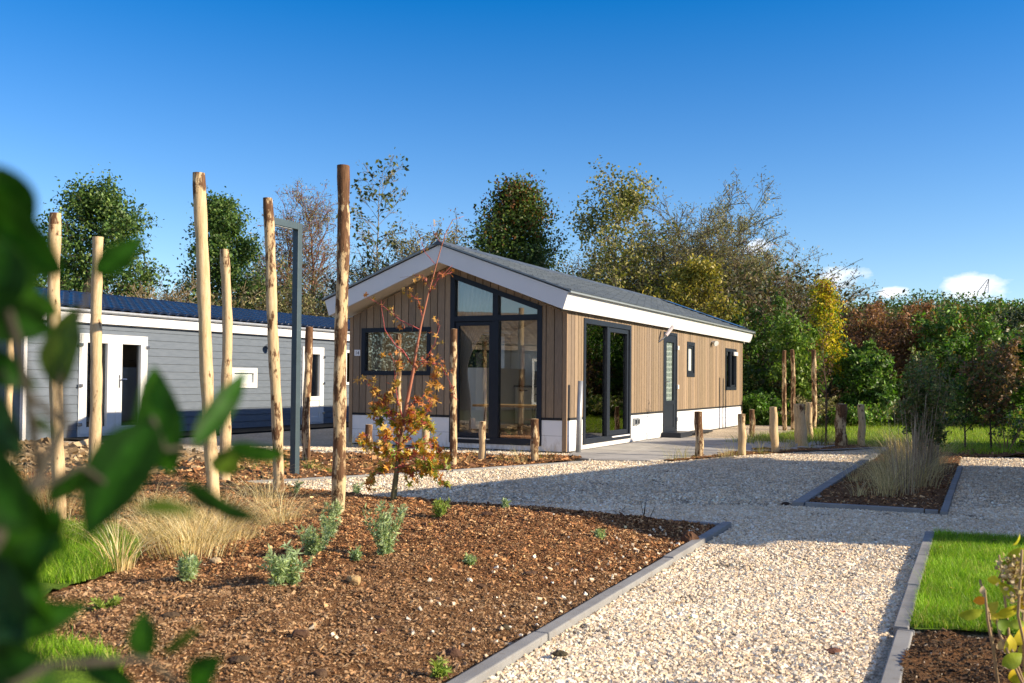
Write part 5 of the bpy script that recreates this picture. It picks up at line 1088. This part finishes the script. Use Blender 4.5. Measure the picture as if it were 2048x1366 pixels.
sh(2010, 580, 36, 4.2, 'large blackish green shrub on the hill side', 9500, .15, [(.02, .04, .014), (.035, .06, .02)], 74)
sh(1820, 790, 25, 1.8, 'low olive bush at the back of the lawn below the red-brown shrub', 4200, .09, OL+GR[:1], 75)
sh(1905, 790, 25, 1.6, 'low dark bush at the back of the lawn right of the olive one', 4500, .09, DK+OL[:2], 76)
sh(1700, 800, 24.8, 1.8, 'low green bush at the back of the lawn below the yellow tree', 4500, .09, GR+OL[:1], 77)
sh(1630, 790, 25.2, 1.5, 'low grey twiggy bush at the back of the lawn by the single tall stake', 1800, .08, OL, 79, minr=.005, barkcol=(.22, .18, .13))
sh(1990, 800, 24.5, 1.6, 'low leafy bush near the right end of the lawn', 4200, .09, GR+AU[:1], 80)
sh(1470, 700, 27.5, 1.4, 'small dark bush hugging the far chalet wall', 3500, .10, DK, 81)
# young trees on the lawn strip to the right
p = G(1983, 905); tree('young_tree', p, hat(690, p[1], 1983), ovoid(.24, .62), 'small brown-leaved young tree at the right edge of the island grasses', 'tree', 2600, .075, [(.16, .09, .04), (.10, .12, .03), (.22, .13, .06), (.07, .10, .03)], (.08, .06, .05), seed=90, n1=34, n2=6, n3=2, t0=.28, up=.75, rt=.022, group='young trees by the lawn')
p = G(1930, 903); tree('young_tree', p, hat(740, p[1], 1930), ovoid(.2, .62), 'dark multi-stemmed sapling behind the island canes', 'tree', 900, .07, DK+GR[:1], (.08, .06, .05), seed=91, n1=30, n2=6, n3=2, t0=.25, up=.85, rt=.02, group='young trees by the lawn')
p = G(1652, 890); tree('young_tree', p, hat(655, p[1], 1652), ovoid(.1, .6), 'bare thin sapling tied right of the single tall stake', 'tree', 120, .06, BR, (.13, .085, .06), seed=92, n1=22, n2=4, n3=1, t0=.35, up=.95, rt=.024, group='young trees by the lawn')
p = G(1640, 893); tree('shrub', p, .75, ovoid(.42, .7), 'bare dark twiggy shrub between the weathered stake and thick pale one', 'shrub', 60, .04, OL, (.07, .06, .045), seed=93, n1=22, n2=4, n3=1, t0=.1, up=.95, stems=6, spread=.35, rt=.014)
p = G(2010, 902); tree('shrub', p, .95, ovoid(.3, .7), 'reddish cane shrub on the lawn edge at the right', 'shrub', 260, .06, GR, (.42, .27, .17), seed=94, n1=14, n2=2, n3=1, t0=.4, up=1.1, stems=9, spread=.35, rt=.03)
p = G(2035, 900); tree('shrub', p, .7, ovoid(.4, .6), 'low pale-flowered green shrub at the right picture edge', 'shrub', 900, .06, GR+[(.5, .45, .4)], TW, seed=95, n1=24, n2=4, n3=2, t0=.1, stems=5, spread=.3)
# leafy shrub and bare canes in the island
p = L(5.15, -1.7); tree('shrub', p, 1.42, ovoid(.13, .6), 'tall leafy cane shrub in the kerbed island bed', 'shrub', 6500, .045, [(.09, .15, .035), (.14, .20, .05), (.20, .20, .06), (.24, .18, .08)], (.40, .30, .20), seed=96, n1=70, n2=5, n3=2, t0=.35, up=1.05, stems=12, spread=.07, rt=.05, aspect=.5)
p = L(5.15, -.3); tree('shrub', p, 1.55, ovoid(.13, .6), 'second cane shrub behind the tall one in the island bed', 'shrub', 2600, .045, [(.10, .17, .04), (.16, .21, .05), (.22, .20, .07)], (.40, .30, .20), seed=97, n1=70, n2=5, n3=2, t0=.35, up=1.05, stems=12, spread=.07, rt=.05)
def canes(name, p, n, h, label, pal, spread=.17, w=.007, seed=0):
    r = np.random.default_rng(seed); S = []
    for i in range(n):
        a = r.uniform(0, 2*np.pi); b = np.array([math.cos(a), math.sin(a), 0])*r.uniform(0, .10); l = r.uniform(.3, 1)*spread; hh = h*r.uniform(.6, 1.08); q = b; d = np.array([math.cos(a)*l, math.sin(a)*l, 1.0])
        for k in range(6):
            d = d+r.normal(0, .03, 3); nq = q+d/np.linalg.norm(d)*hh/6; S.append((*q, *nq, w*.5*(1-k/9), w*.5*(1-(k+1)/9))); q = nq
    S = np.array(S); v_, f_, c_ = segs_mesh(S, 5, np.repeat(pick(pal, n, r), 6, 0)); o = raw_mesh(name, v_, f_, m_bark, fcol=c_, smooth=True); o.location = tuple(p); return tag(o, label, 'shrub')
canes('cane_shrub', L(5.12, -3.4), 30, .85, 'fan of bare tan canes at the near right corner of the island', [(.46, .34, .22), (.54, .42, .28), (.34, .25, .15)], seed=1)
canes('cane_shrub', L(5.15, -2.4), 28, 1.0, 'second fan of bare canes in the island, behind the nearest', [(.40, .29, .19), (.48, .36, .24)], seed=2)
canes('cane_shrub', L(5.1, -.9), 24, 1.1, 'third fan of bare canes near the far end of the island', [(.44, .32, .2), (.5, .36, .22)], seed=3)
canes('cane_shrub', L(5.15, .6), 24, 1.0, 'farthest fan of bare canes in the island', [(.40, .28, .16), (.34, .24, .14)], seed=5)
canes('dead_twig', G(1288, 1032, .06), 4, .16, 'small blackened twig sticking up at the mound\'s far edge', [(.04, .03, .025)], spread=.5, w=.006, seed=4)

# ---------- young maple in the foreground bed
r = np.random.default_rng(77)
mp_ = gp(786, 1020); K = at(786, 1020, mp_[1]); 
def mpx(x, y, dy=0.0): return at(x, y, mp_[1]+dy)-mp_
me_ = empty('maple_tree', tuple(mp_), 0, label='young maple with orange autumn leaves standing alone on the mound', cat='tree')
trunkp = [mpx(786, 1024), mpx(788, 985), mpx(793, 945, .02), mpx(798, 900, .03), mpx(806, 850, .02), mpx(815, 800), mpx(826, 745, -.02), mpx(833, 700, -.03), mpx(842, 650, -.02), mpx(856, 590, 0), mpx(866, 555), mpx(878, 510), mpx(890, 470), mpx(905, 440), mpx(928, 432)]
trr = [.0285, .025, .021, .018, .016, .014, .012, .0105, .0085, .0065, .005, .0042, .0034, .0024, .0014]
mb = MB(); mb.tube(trunkp, trr, 10, col=(.20, .17, .085)); 
nb = len(mb.f)
for i in range(nb):
    z = sum(mb.v[q][2] for q in mb.f[i])/len(mb.f[i]); k = min(1, max(0, (z-.35)/.45)); mb.c[i] = tuple(a*(1-k)+b*k for a, b in zip((.17, .15, .075), (.42, .17, .11)))
tw_pts = []
def branch(x0, y0, pts, dz, r0=.005, leafy=1.0, col=(.40, .10, .10)):
    P = [mpx(x0, y0)]; n = len(pts)
    for i, (x, y) in enumerate(pts): P.append(mpx(x, y, dz*(i+1)/n))
    mb.tube(P, [r0*(1-.75*i/n) for i in range(n+1)], 6, col=col)
    for i in range(n):
        for k in range(7 if leafy > .8 else 4):
            f = r.uniform(0, 1); a = P[i]*(1-f)+P[i+1]*f
            if r.random() < .8:
                d = (P[i+1]-P[i]); d = d/np.linalg.norm(d)+r.normal(0, .55, 3); d /= np.linalg.norm(d); l = r.uniform(.03, .10); e = a+d*l; mb.tube([a, e], [r0*.3, r0*.12], 4, col=col)
                for q in range(3): tw_pts.append((e if q == 0 else a*(1-q*.3)+e*q*.3, d, leafy))
# limbs read off the photograph, given depth both ways
for args in [((828, 735), [(805, 700), (790, 690), (770, 660), (762, 610)], -.18, .006, .10), ((842, 660), [(800, 640), (770, 615), (745, 600)], .10, .005, .25), ((846, 640), [(836, 600), (822, 590)], .06, .004, .3), ((857, 588), [(875, 560), (905, 530)], -.06, .004, .15), ((860, 575), [(845, 550), (800, 555)], .08, .003, .2), ((872, 530), [(850, 505), (838, 470)], .05, .003, .05), ((885, 490), [(870, 470), (860, 450)], .03, .002, .03), ((862, 565), [(893, 548), (905, 545)], .1, .003, .15),
    ((826, 745), [(850, 720), (868, 690), (880, 650)], -.10, .005, .35), ((830, 722), [(858, 725), (882, 730), (900, 765), (910, 790)], .12, .005, .35), ((808, 845), [(795, 800), (790, 760), (787, 720)], -.12, .006, .5), ((806, 850), [(778, 835), (765, 800), (750, 780), (728, 758)], .10, .006, .7), ((812, 815), [(840, 800), (862, 770), (880, 745)], .06, .005, .6),
    ((800, 890), [(770, 870), (755, 840), (748, 810)], .16, .006, 1.0), ((800, 890), [(830, 860), (850, 830), (868, 800)], -.15, .006, 1.0), ((798, 905), [(760, 900), (740, 890), (725, 880)], -.18, .006, 1.0), ((798, 900), [(845, 890), (870, 880), (880, 905)], .15, .006, 1.0), ((794, 935), [(770, 935), (750, 945), (742, 965)], .10, .005, 1.1), ((794, 935), [(835, 925), (860, 935), (880, 950)], -.10, .005, 1.1), ((796, 920), [(780, 900), (770, 880), (780, 850)], -.20, .005, 1.0), ((799, 895), [(815, 870), (820, 840), (830, 820)], .22, .005, 1.0), ((793, 945), [(820, 940), (850, 945), (888, 930)], .12, .005, 1.1), ((803, 870), [(790, 845), (775, 820), (780, 790)], .05, .005, .9), ((797, 915), [(830, 905), (855, 905), (868, 920)], .02, .005, 1.0), ((806, 850), [(825, 835), (845, 845), (862, 855)], .12, .005, 1.0)]:
    (x0, y0), pts, dz, r0, lf = args; branch(x0, y0, pts, dz, r0, lf)
tr_o = mb.build('trunk', m_bark, me_, smooth=True)
# five-lobed leaves
ang = [-150, -118, -72, -48, -20, 0, 20, 48, 72, 118, 150]; rad = [.42, .62, .30, .86, .42, 1.0, .42, .86, .30, .62, .42]
LEAF = np.array([(0, 0, 0)]+[(q*math.cos(R(a)), q*math.sin(R(a)), 0) for a, q in zip(ang, rad)])
V, Fc, Cc = [], [], []; n0 = 0
MC = [(.62, .28, .035), (.50, .19, .035), (.66, .38, .05), (.58, .42, .05), (.34, .34, .04), (.38, .09, .06), (.70, .48, .12), (.18, .24, .03)]
for (p, d, lf) in tw_pts:
    p = np.array(p)
    for k in range(3):
        if r.random() > min(lf*.72, .46): continue
        s = r.uniform(.032, .056)*(.75 if lf < .5 else 1); x = d*.5+r.normal(0, .6, 3)+np.array([0, 0, -.55]); x /= np.linalg.norm(x); y = r.normal(size=3); y -= x*(y@x); y /= np.linalg.norm(y); z = np.cross(x, y)
        cup = r.uniform(.15, .6); Lf = LEAF.copy(); Lf[:, 2] = cup*(np.abs(Lf[:, 1])**1.5)-.25*np.maximum(Lf[:, 0], 0)**2
        q = p+d*.0+r.normal(0, .018, 3)+(Lf[:, :1]*x+Lf[:, 1:2]*y+Lf[:, 2:]*z)*s; V.append(q); c = np.array(MC[r.integers(0, len(MC))])*r.uniform(.7, 1.2)
        if q[0][2] > .75: c = c*.5+np.array((.36, .12, .06))*.5
        for i in range(1, 11): Fc.append((n0, n0+i, n0+i+1)); Cc.append(c)
        n0 += 12
raw_mesh('crown', np.concatenate(V), np.array(Fc), m_leaf, me_, fcol=np.clip(np.array(Cc), 0, 1))

# ---------- herbs, clods and stones on the mound
def herb(p, n, h, w, label, pal, seed, group='grey-green young herbs on the mound'):
    r = np.random.default_rng(seed); S = []; P = []; D = []
    for i in range(n):
        a = r.uniform(0, 2*np.pi); l = r.uniform(.1, .9)*w/h; q = np.array([math.cos(a), math.sin(a), 0])*r.uniform(0, w*.25); d = np.array([math.cos(a)*l, math.sin(a)*l, 1.0]); hh = h*r.uniform(.5, 1.05)
        for k in range(5):
            nq = q+d/np.linalg.norm(d)*hh/5; d = d+r.normal(0, .2, 3)+np.array([0, 0, .1]); S.append((*q, *nq, .0017, .0013))
            for m in range(10): f = r.random(); P.append(q*(1-f)+nq*f); e = r.normal(size=3)*.8+np.array([0, 0, .55]); D.append(e)
            q = nq
    e = empty('herb', tuple(p), 0, label=label, cat='plant', group=group); v_, f_, c_ = segs_mesh(np.array(S), 4, np.array([(.20, .24, .12)])); raw_mesh('stems', v_, f_, m_bark, e, fcol=c_)
    P = np.array(P); D = np.array(D); D /= np.linalg.norm(D, axis=1)[:, None]; cl = pick(pal, len(P), r, .2); V_, F_, C_ = leaves(P, r.uniform(.018, .040, len(P)), cl, .24, .2, r, D=D); raw_mesh('foliage', V_, F_, m_leaf, e, fcol=C_)
GG = [(.34, .44, .24), (.42, .52, .31), (.25, .36, .17), (.34, .42, .16)]
for i, (x, y, n, h, w, lab) in enumerate([(770, 1140, 30, .26, .10, 'tallest feathery grey-green herb right of the centre of the mound'), (628, 1140, 24, .15, .11, 'grey-green herb right of the front pair, below the thickest post'), (662, 1108, 14, .15, .08, 'small grey-green herb directly in front of the thickest post'), (668, 1052, 14, .10, .09, 'grey-green herb touching the foot of the thickest post'), (578, 1205, 20, .16, .11, 'front grey-green herb with a pale stalk, left of centre'), (556, 1210, 10, .17, .05, 'thin herb sprig left of the front grey-green herb'), (372, 1195, 16, .12, .09, 'blue-green seedling below the bushy straw tufts'), (880, 1052, 16, .12, .08, 'yellow-green herb right of the young maple'), (710, 1148, 6, .06, .04, 'tiny herb seedling just left of the tallest herb'), (1010, 1042, 5, .06, .03, 'tiny sprig on the far slope of the mound'), (940, 1145, 5, .06, .03, 'tiny pale sprig right of the tallest herb'), (1200, 1080, 5, .05, .03, 'tiny sprig near the kerb on the mound'), (880, 1330, 6, .05, .05, 'tiny bright weed at the bottom of the mound'), (210, 1245, 7, .05, .06, 'small weed beside the large horizontal leaf'), (712, 985, 10, .12, .05, 'small herb behind the thickest post on its right'), (590, 1005, 8, .10, .05, 'small herb by the gravel right of the leaning post')]):
    herb(gp(x, y), n, h*1.15, w*1.35, lab, GG if i not in (7, 12, 13) else [(.2, .3, .05), (.3, .36, .08)], 400+i)
def clod(name, p, s, col, label, cat, seed):
    r = np.random.default_rng(seed); bm_ = MB(); nlat, nlon = 9, 14; V = []
    ph = r.uniform(0, 6, 8)
    for i in range(nlat+1):
        for j in range(nlon):
            th = math.pi*i/nlat; a = 2*math.pi*j/nlon; k = 1+.16*math.sin(2*a+ph[0])*math.sin(th)+.13*math.sin(3*th+ph[1])+.10*math.sin(4*a+ph[2]+2*th)*math.sin(th)+r.normal(0, .05); V.append((s[0]*k*math.sin(th)*math.cos(a), s[1]*k*math.sin(th)*math.sin(a), s[2]*k*math.cos(th)))
    Fs = [(i*nlon+j, i*nlon+(j+1) % nlon, (i+1)*nlon+(j+1) % nlon, (i+1)*nlon+j) for i in range(nlat) for j in range(nlon)]
    bm_.add(V, Fs, col); o = bm_.build(name, m_stone); o.location = (p[0], p[1], p[2]+s[2]*.5); tag(o, label, cat)
clod('stone', gp(708, 1195), (.035, .03, .024), (.42, .28, .13), 'rounded ochre stone lying on the mulch in the middle foreground', 'stone', 1)
clod('clod', gp(1380, 1072), (.05, .045, .045), (.10, .045, .02), 'round brown root clod at the mound tip by the kerb', 'clod', 2)
clod('clod', G(1571, 1010), (.045, .035, .018), (.05, .03, .02), 'flat dark clod on gravel left of the island kerb', 'clod', 3)
clod('clod', G(1668, 1305), (.035, .03, .012), (.16, .07, .04), 'small brown clod lying on the near gravel path', 'clod', 4)
clod('stone', gp(430, 1160), (.03, .024, .018), (.40, .30, .18), 'tan stone beside the blue-green seedling', 'stone', 5)
for i, (x, y) in enumerate([(975, 1055), (1075, 1040), (985, 1012), (1205, 1085), (1120, 1290), (600, 1290), (905, 1290), (1010, 1240), (760, 1260), (340, 1270), (480, 1330), (640, 1340), (1060, 1150), (1290, 1075)]):
    rr_ = random.Random(i); s = rr_.uniform(.018, .034); clod('clod', gp(x, y), (s*1.2, s, s*.6), (.085*rr_.uniform(.6, 1.2), .045, .024), 'dark crumbly soil clod ' + ['on the far slope of the mound', 'near the mound crest', 'right behind the maple foot', 'left of the kerb tip', 'beside the kerb halfway down', 'low on the mound left of centre', 'low in the middle of the mound', 'right of the ochre stone, towards the kerb', 'just below the ochre stone', 'under the small upright leaf', 'at the bottom left of the mound', 'at the bottom middle of the mound', 'right of the tallest herb', 'close to the brown root clod'][i], 'clod', 20+i)

# ---------- hill with bushes behind the thicket
def hH(X, Y):
    cr_ = 4.4*np.clip((X-6)/12, 0, 1)**1.2*np.exp(-((Y-56)/9.0)**2)+1.35*np.exp(-((Y-56)/9.0)**2)
    return -.06+cr_+.25*vnoise(X, Y, .25, 91)*np.exp(-((Y-56)/10.0)**2)
hgrid('hill', -70, 90, 36, 80, 200, 60, hH, m_rough)
n = 52000; P = np.stack([rng.uniform(8, 46, n), rng.uniform(40, 60, n)], -1); z = hH(P[:, 0], P[:, 1]); cl = pick([(.07, .15, .02), (.10, .20, .03), (.05, .09, .02), (.12, .12, .04)], n, var=.25)
low = rng.random(n) < np.clip((4.9-z)*.55, 0, .8); cl[low] = pick(OL+[(.10, .07, .035), (.04, .07, .02)], low.sum(), var=.25)
hgt_ = np.minimum(np.abs(rng.normal(0, .25, n)), .45)*(1+1.0*vnoise(P[:, 0], P[:, 1], .5, 92)); v_, f_, c_ = leaves(np.column_stack([P, z+hgt_]), .17*rng.uniform(.6, 1.3, n), cl, .6, .2)
o = raw_mesh('undergrowth', v_, f_, m_leaf, fcol=c_); tag(o, 'green and brown brambles covering the hill behind the thicket', 'undergrowth', kind='stuff')
# dark undergrowth filling the thicket's feet
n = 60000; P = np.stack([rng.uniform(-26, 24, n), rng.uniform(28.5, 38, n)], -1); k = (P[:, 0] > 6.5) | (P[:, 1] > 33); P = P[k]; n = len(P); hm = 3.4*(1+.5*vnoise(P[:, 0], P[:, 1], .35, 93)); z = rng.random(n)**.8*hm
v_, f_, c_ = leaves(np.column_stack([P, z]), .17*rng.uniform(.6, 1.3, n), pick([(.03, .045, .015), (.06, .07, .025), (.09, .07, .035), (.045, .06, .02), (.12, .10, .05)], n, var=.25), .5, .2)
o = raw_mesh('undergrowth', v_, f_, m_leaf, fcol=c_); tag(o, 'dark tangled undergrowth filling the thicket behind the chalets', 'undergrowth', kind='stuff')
# distant steel jib
cb_ = MB(); q = [at(x, y, 150.) for x, y in ((1955, 584), (1974, 560), (1968, 586), (1978, 558), (1976, 586))]
cb_.tube([q[0], q[1]], .05, 5); cb_.tube([q[2], q[3]], .05, 5); cb_.tube([q[4], q[3]], .04, 5); cb_.tube([q[1], q[3]], .04, 5)
for k in range(6):
    f = k/6; f2 = (k+.5)/6; cb_.tube([q[2]*(1-f)+q[3]*f, q[4]*(1-f2)+q[3]*f2], .02, 4); cb_.tube([q[0]*(1-f)+q[1]*f, q[2]*(1-f2)+q[3]*f2], .012, 4)
o = cb_.build('crane_jib', m_anth); tag(o, 'distant dark steel crane jib sticking up behind the hill crest', 'crane')

# fallen leaves
r = np.random.default_rng(31)
FL = [(1880, 1105, 'on the lawn near its far left corner'), (1990, 1090, 'on the lawn near the far edge'), (1905, 1190, 'on the lawn, middle left'), (1600, 1120, 'on the gravel below the shadow edge'), (1380, 1230, 'on the gravel halfway down the path'), (1690, 1240, 'on the gravel close to the lawn kerb'), (1240, 1310, 'on the gravel near the bottom, by the long kerb'), (820, 1040, 'on the mulch right of the maple foot'), (745, 1035, 'on the mulch left of the maple foot'), (860, 1085, 'on the mulch in front of the yellow-green herb'), (1130, 970, 'on the shaded gravel behind the mound'), (930, 975, 'on the gravel behind the maple')]
for i, (x, y, lab) in enumerate(FL):
    q = G(x, y, .03); z = hA(np.array([q[0]]), np.array([q[1]]))[0]+.02 if 'mulch' in lab else (.065 if 'lawn' in lab else .016); a = r.uniform(0, 6); s = r.uniform(.022, .034)
    Lf = LEAF.copy(); Lf[:, 2] = .35*np.abs(Lf[:, 1])**1.5+.15*Lf[:, 0]**2; Rz_ = np.array([[math.cos(a), -math.sin(a), 0], [math.sin(a), math.cos(a), 0], [0, 0, 1]]); Vv = (Lf@Rz_.T)*s
    c_ = np.array(MC[i % 7]); o = raw_mesh('fallen_leaf', Vv, np.array([(0, k, k+1) for k in range(1, 11)]), m_leaf, fcol=np.repeat(c_[None], 10, 0)); o.location = (q[0], q[1], z); tag(o, 'fallen orange maple leaf lying '+lab, 'leaf', 'fallen maple leaves')

# ---------- hydrangea stems at the lower right edge
hy = empty('hydrangea', tuple(G(2040, 1420, .03)), 0, label='blurred hydrangea with yellow leaves at the lower right edge', cat='shrub'); ho = np.array(hy.location); r = np.random.default_rng(5)
def hp(x, y, dy=0.0): return at(x, y, ho[1]+dy)-ho
mb = MB()
for P in ([(2000, 1400), (1985, 1290), (1975, 1240), (1970, 1180)], [(2060, 1400), (2020, 1290), (2010, 1200), (1998, 1110)], [(2050, 1400), (2045, 1250), (2050, 1150)], [(2060, 1400), (2000, 1270), (1990, 1225)], [(2070, 1390), (2036, 1230), (2044, 1100)], [(1998, 1380), (1978, 1230), (1960, 1160)]):
    mb.tube([hp(x, y, .06*math.sin(i+P[0][0])) for i, (x, y) in enumerate(P)], [.004, .0045, .004, .003][:len(P)], 6, col=(.42, .30, .17))
mb.build('stems', m_bark, hy, smooth=True)
def oval(center, length, width, x, nrm, cup=.15, bend=.2, nu=8, nv=4, tipp=1.0):
    """leaf blade: pointed oval grid, folded along its midrib; returns verts, faces"""
    x = np.array(x, float); x /= np.linalg.norm(x); nrm = np.array(nrm, float); nrm -= x*(nrm@x); nrm /= np.linalg.norm(nrm); y = np.cross(nrm, x); V = []
    for i in range(nu+1):
        t = i/nu; w = width*.5*(math.sin(math.pi*t**.85)**.8)*(1-.15*t); w = max(w, 1e-4)
        for j in range(nv+1):
            s = j/nv*2-1; V.append(np.array(center)+x*(t-.5)*length+y*s*w+nrm*(cup*abs(s)*w*1.2-bend*length*(2*t-1)**2*.5+.012*length*math.sin(t*14+s*2)))
    Fs = [(i*(nv+1)+j, i*(nv+1)+j+1, (i+1)*(nv+1)+j+1, (i+1)*(nv+1)+j) for i in range(nu) for j in range(nv)]
    return V, Fs
mb = MB()
for (x, y, l, w, a, c) in [(1962, 1201, 26, 14, 5, (.75, .30, .01)), (1945, 1228, 46, 20, 10, (.30, .36, .03)), (2035, 1080, 26, 16, 60, (.5, .5, .03)), (2022, 1120, 40, 24, 25, (.25, .38, .03)), (1988, 1160, 16, 20, 80, (.62, .58, .03)), (2020, 1222, 44, 22, 20, (.55, .52, .03)), (2010, 1255, 34, 26, -60, (.14, .24, .02)), (2030, 1350, 30, 22, 70, (.75, .55, .03)), (2045, 1205, 26, 18, 80, (.7, .5, .04)), (2048, 1300, 26, 18, 80, (.5, .5, .05)), (2036, 1248, 30, 16, 0, (.3, .4, .04)), (2000, 1290, 18, 18, 70, (.6, .45, .3)), (1965, 1180, 14, 10, 80, (.6, .45, .3)), (2040, 1110, 44, 30, 10, (.4, .46, .04)), (2012, 1180, 40, 26, 120, (.36, .44, .04)), (2044, 1270, 46, 30, 60, (.62, .52, .04)), (2026, 1320, 40, 26, 30, (.3, .38, .03)), (2000, 1240, 34, 20, -30, (.6, .55, .05)), (2046, 1160, 36, 26, 90, (.5, .5, .05)), (1985, 1215, 30, 16, 45, (.5, .5, .05)), (2046, 1355, 44, 30, 15, (.45, .48, .04)), (2020, 1290, 36, 24, 80, (.66, .56, .05))]:
    s = ho[1]/F; d = RT*math.cos(R(a))+UP*math.sin(R(a)); V_, F_ = oval(hp(x, y, r.uniform(-.06, .06)), l*s*1.15, w*s*1.3, d, -FW+r.normal(0, .5, 3)); mb.add(V_, F_, c)
mb.build('foliage', m_leaf, hy, smooth=True)
mb = MB()
for i in range(420):
    cx_, cy_ = (2030, 1140) if i < 300 else (2044, 1185); q = hp(cx_+r.normal(0, 15), cy_+r.normal(0, 14), r.normal(0, .03)); V_, F_ = oval(q, .019, .016, r.normal(size=3), r.normal(size=3), nu=3, nv=2); k = r.uniform(.6, 1.1); c = (.62*k, .50*k, .30*k) if r.random() < .7 else (.35*k, .24*k, .12*k); mb.add(V_, F_, c)
fh = mb.build('flower_head', m_leaf, hy)

# ---------- out-of-focus laurel branch close to the camera
la = empty('laurel_shrub', tuple(gat(250, .55)+np.array([0, 0, -.0])), 0, label='dark glossy laurel leaves hanging close and blurred at the left edge', cat='shrub'); lo = np.array(la.location); r = np.random.default_rng(9)
def lp2(x, y, d): return atd(x, y, d*.8)-lo
BLK = [(.018, .072, .005), (.030, .10, .007), (.012, .052, .004)]; LGT = [(.06, .10, .012), (.05, .085, .012)]
LV = [(-60, 330, 60, 470, 120, .50, 0), (-30, 560, 118, 640, 110, .54, 0), (-90, 500, 100, 470, 130, .53, 0), (-60, 1150, 90, 1190, 100, .50, 0), (40, 1080, 100, 1290, 70, .52, 0), (-40, 1330, 90, 1310, 70, .5, 0), 
 # base x,y  tip x,y  width px, distance, tone
 (-90, 395, 128, 552, 140, .52, 0), (-120, 480, 80, 600, 120, .50, 0), (-80, 600, 112, 668, 95, .53, 0), (188, 552, 286, 474, 50, .62, 0), (116, 775, 142, 606, 88, .60, 1), (-70, 700, 78, 778, 60, .55, 0), (-40, 770, 40, 925, 80, .54, 2),
 (338, 948, 300, 728, 96, .60, 0), (303, 835, 168, 1072, 118, .58, 0), (388, 892, 497, 738, 52, .60, 0), (455, 893, 582, 912, 46, .66, 0), (364, 968, 532, 1054, 54, .56, 0), (268, 1012, 398, 1022, 42, .45, 1),
 (-60, 1010, 130, 1100, 150, .52, 0), (-90, 900, 60, 1060, 120, .50, 0), (-60, 1270, 178, 1212, 72, .55, 0), (292, 1318, 284, 1222, 56, .60, 0), (160, 1318, 275, 1375, 44, .62, 0), (375, 1380, 440, 1312, 60, .60, 0), (322, 1312, 404, 1252, 22, .62, 1),
 (-30, 1400, 52, 1170, 88, .50, 2), (118, 1010, 20, 1200, 80, .50, 0), (430, 950, 482, 892, 48, .80, 1), (10, 480, -40, 640, 130, .48, 0), (-50, 1100, 40, 1290, 120, .49, 2), (178, 930, 90, 1010, 44, .56, 0), (60, 830, 110, 870, 20, .55, 1), (120, 1340, 30, 1420, 90, .5, 0), (235, 985, 330, 800, 88, .60, 0)]
for i, (x0, y0, x1, y1, w, d, tone) in enumerate(LV):
    a = lp2(x0, y0, d); b = lp2(x1, y1, d*(1+r.uniform(-.06, .06))); c = (a+b)/2; l = np.linalg.norm(b-a); ww = w/F*d*.8*1.12
    V_, F_ = oval(c, l, ww, b-a, -FW+r.normal(0, .35, 3), .18, .12, 12, 6); col = (BLK if tone == 0 else LGT if tone == 1 else [(.014, .05, .022)])[i % (3 if tone == 0 else 2 if tone == 1 else 1)]
    mb = MB(); mb.add(V_, F_, col)
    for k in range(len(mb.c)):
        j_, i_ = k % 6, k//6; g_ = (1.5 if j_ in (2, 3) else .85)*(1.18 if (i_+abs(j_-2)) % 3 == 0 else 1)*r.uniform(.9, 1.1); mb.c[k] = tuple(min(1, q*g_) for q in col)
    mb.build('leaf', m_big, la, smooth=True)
mb = MB()
for P, rr2 in (([(-40, 1120, .5), (20, 1040, .52), (80, 950, .54), (128, 850, .57), (118, 780, .6)], .0032), ([(60, 985, .53), (160, 930, .56), (235, 985, .58)], .0018), ([(128, 850, .57), (60, 790, .56), (0, 740, .55)], .0018), ([(303, 835, .58), (330, 900, .59), (388, 892, .60), (455, 893, .66)], .0014), ([(235, 985, .58), (300, 960, .57), (364, 968, .56)], .0014), ([(-40, 1400, .5), (100, 1330, .56), (292, 1318, .60), (375, 1380, .60)], .0022), ([(80, 950, .54), (40, 700, .54), (-20, 500, .52)], .0022), ([(116, 775, .6), (150, 660, .62), (188, 552, .62)], .0016)):
    mb.tube([lp2(*q) for q in P], [rr2*(1-.5*i/len(P)) for i in range(len(P))], 8, col=(.05, .045, .035))
mb.build('branch', m_bark, la, smooth=True)
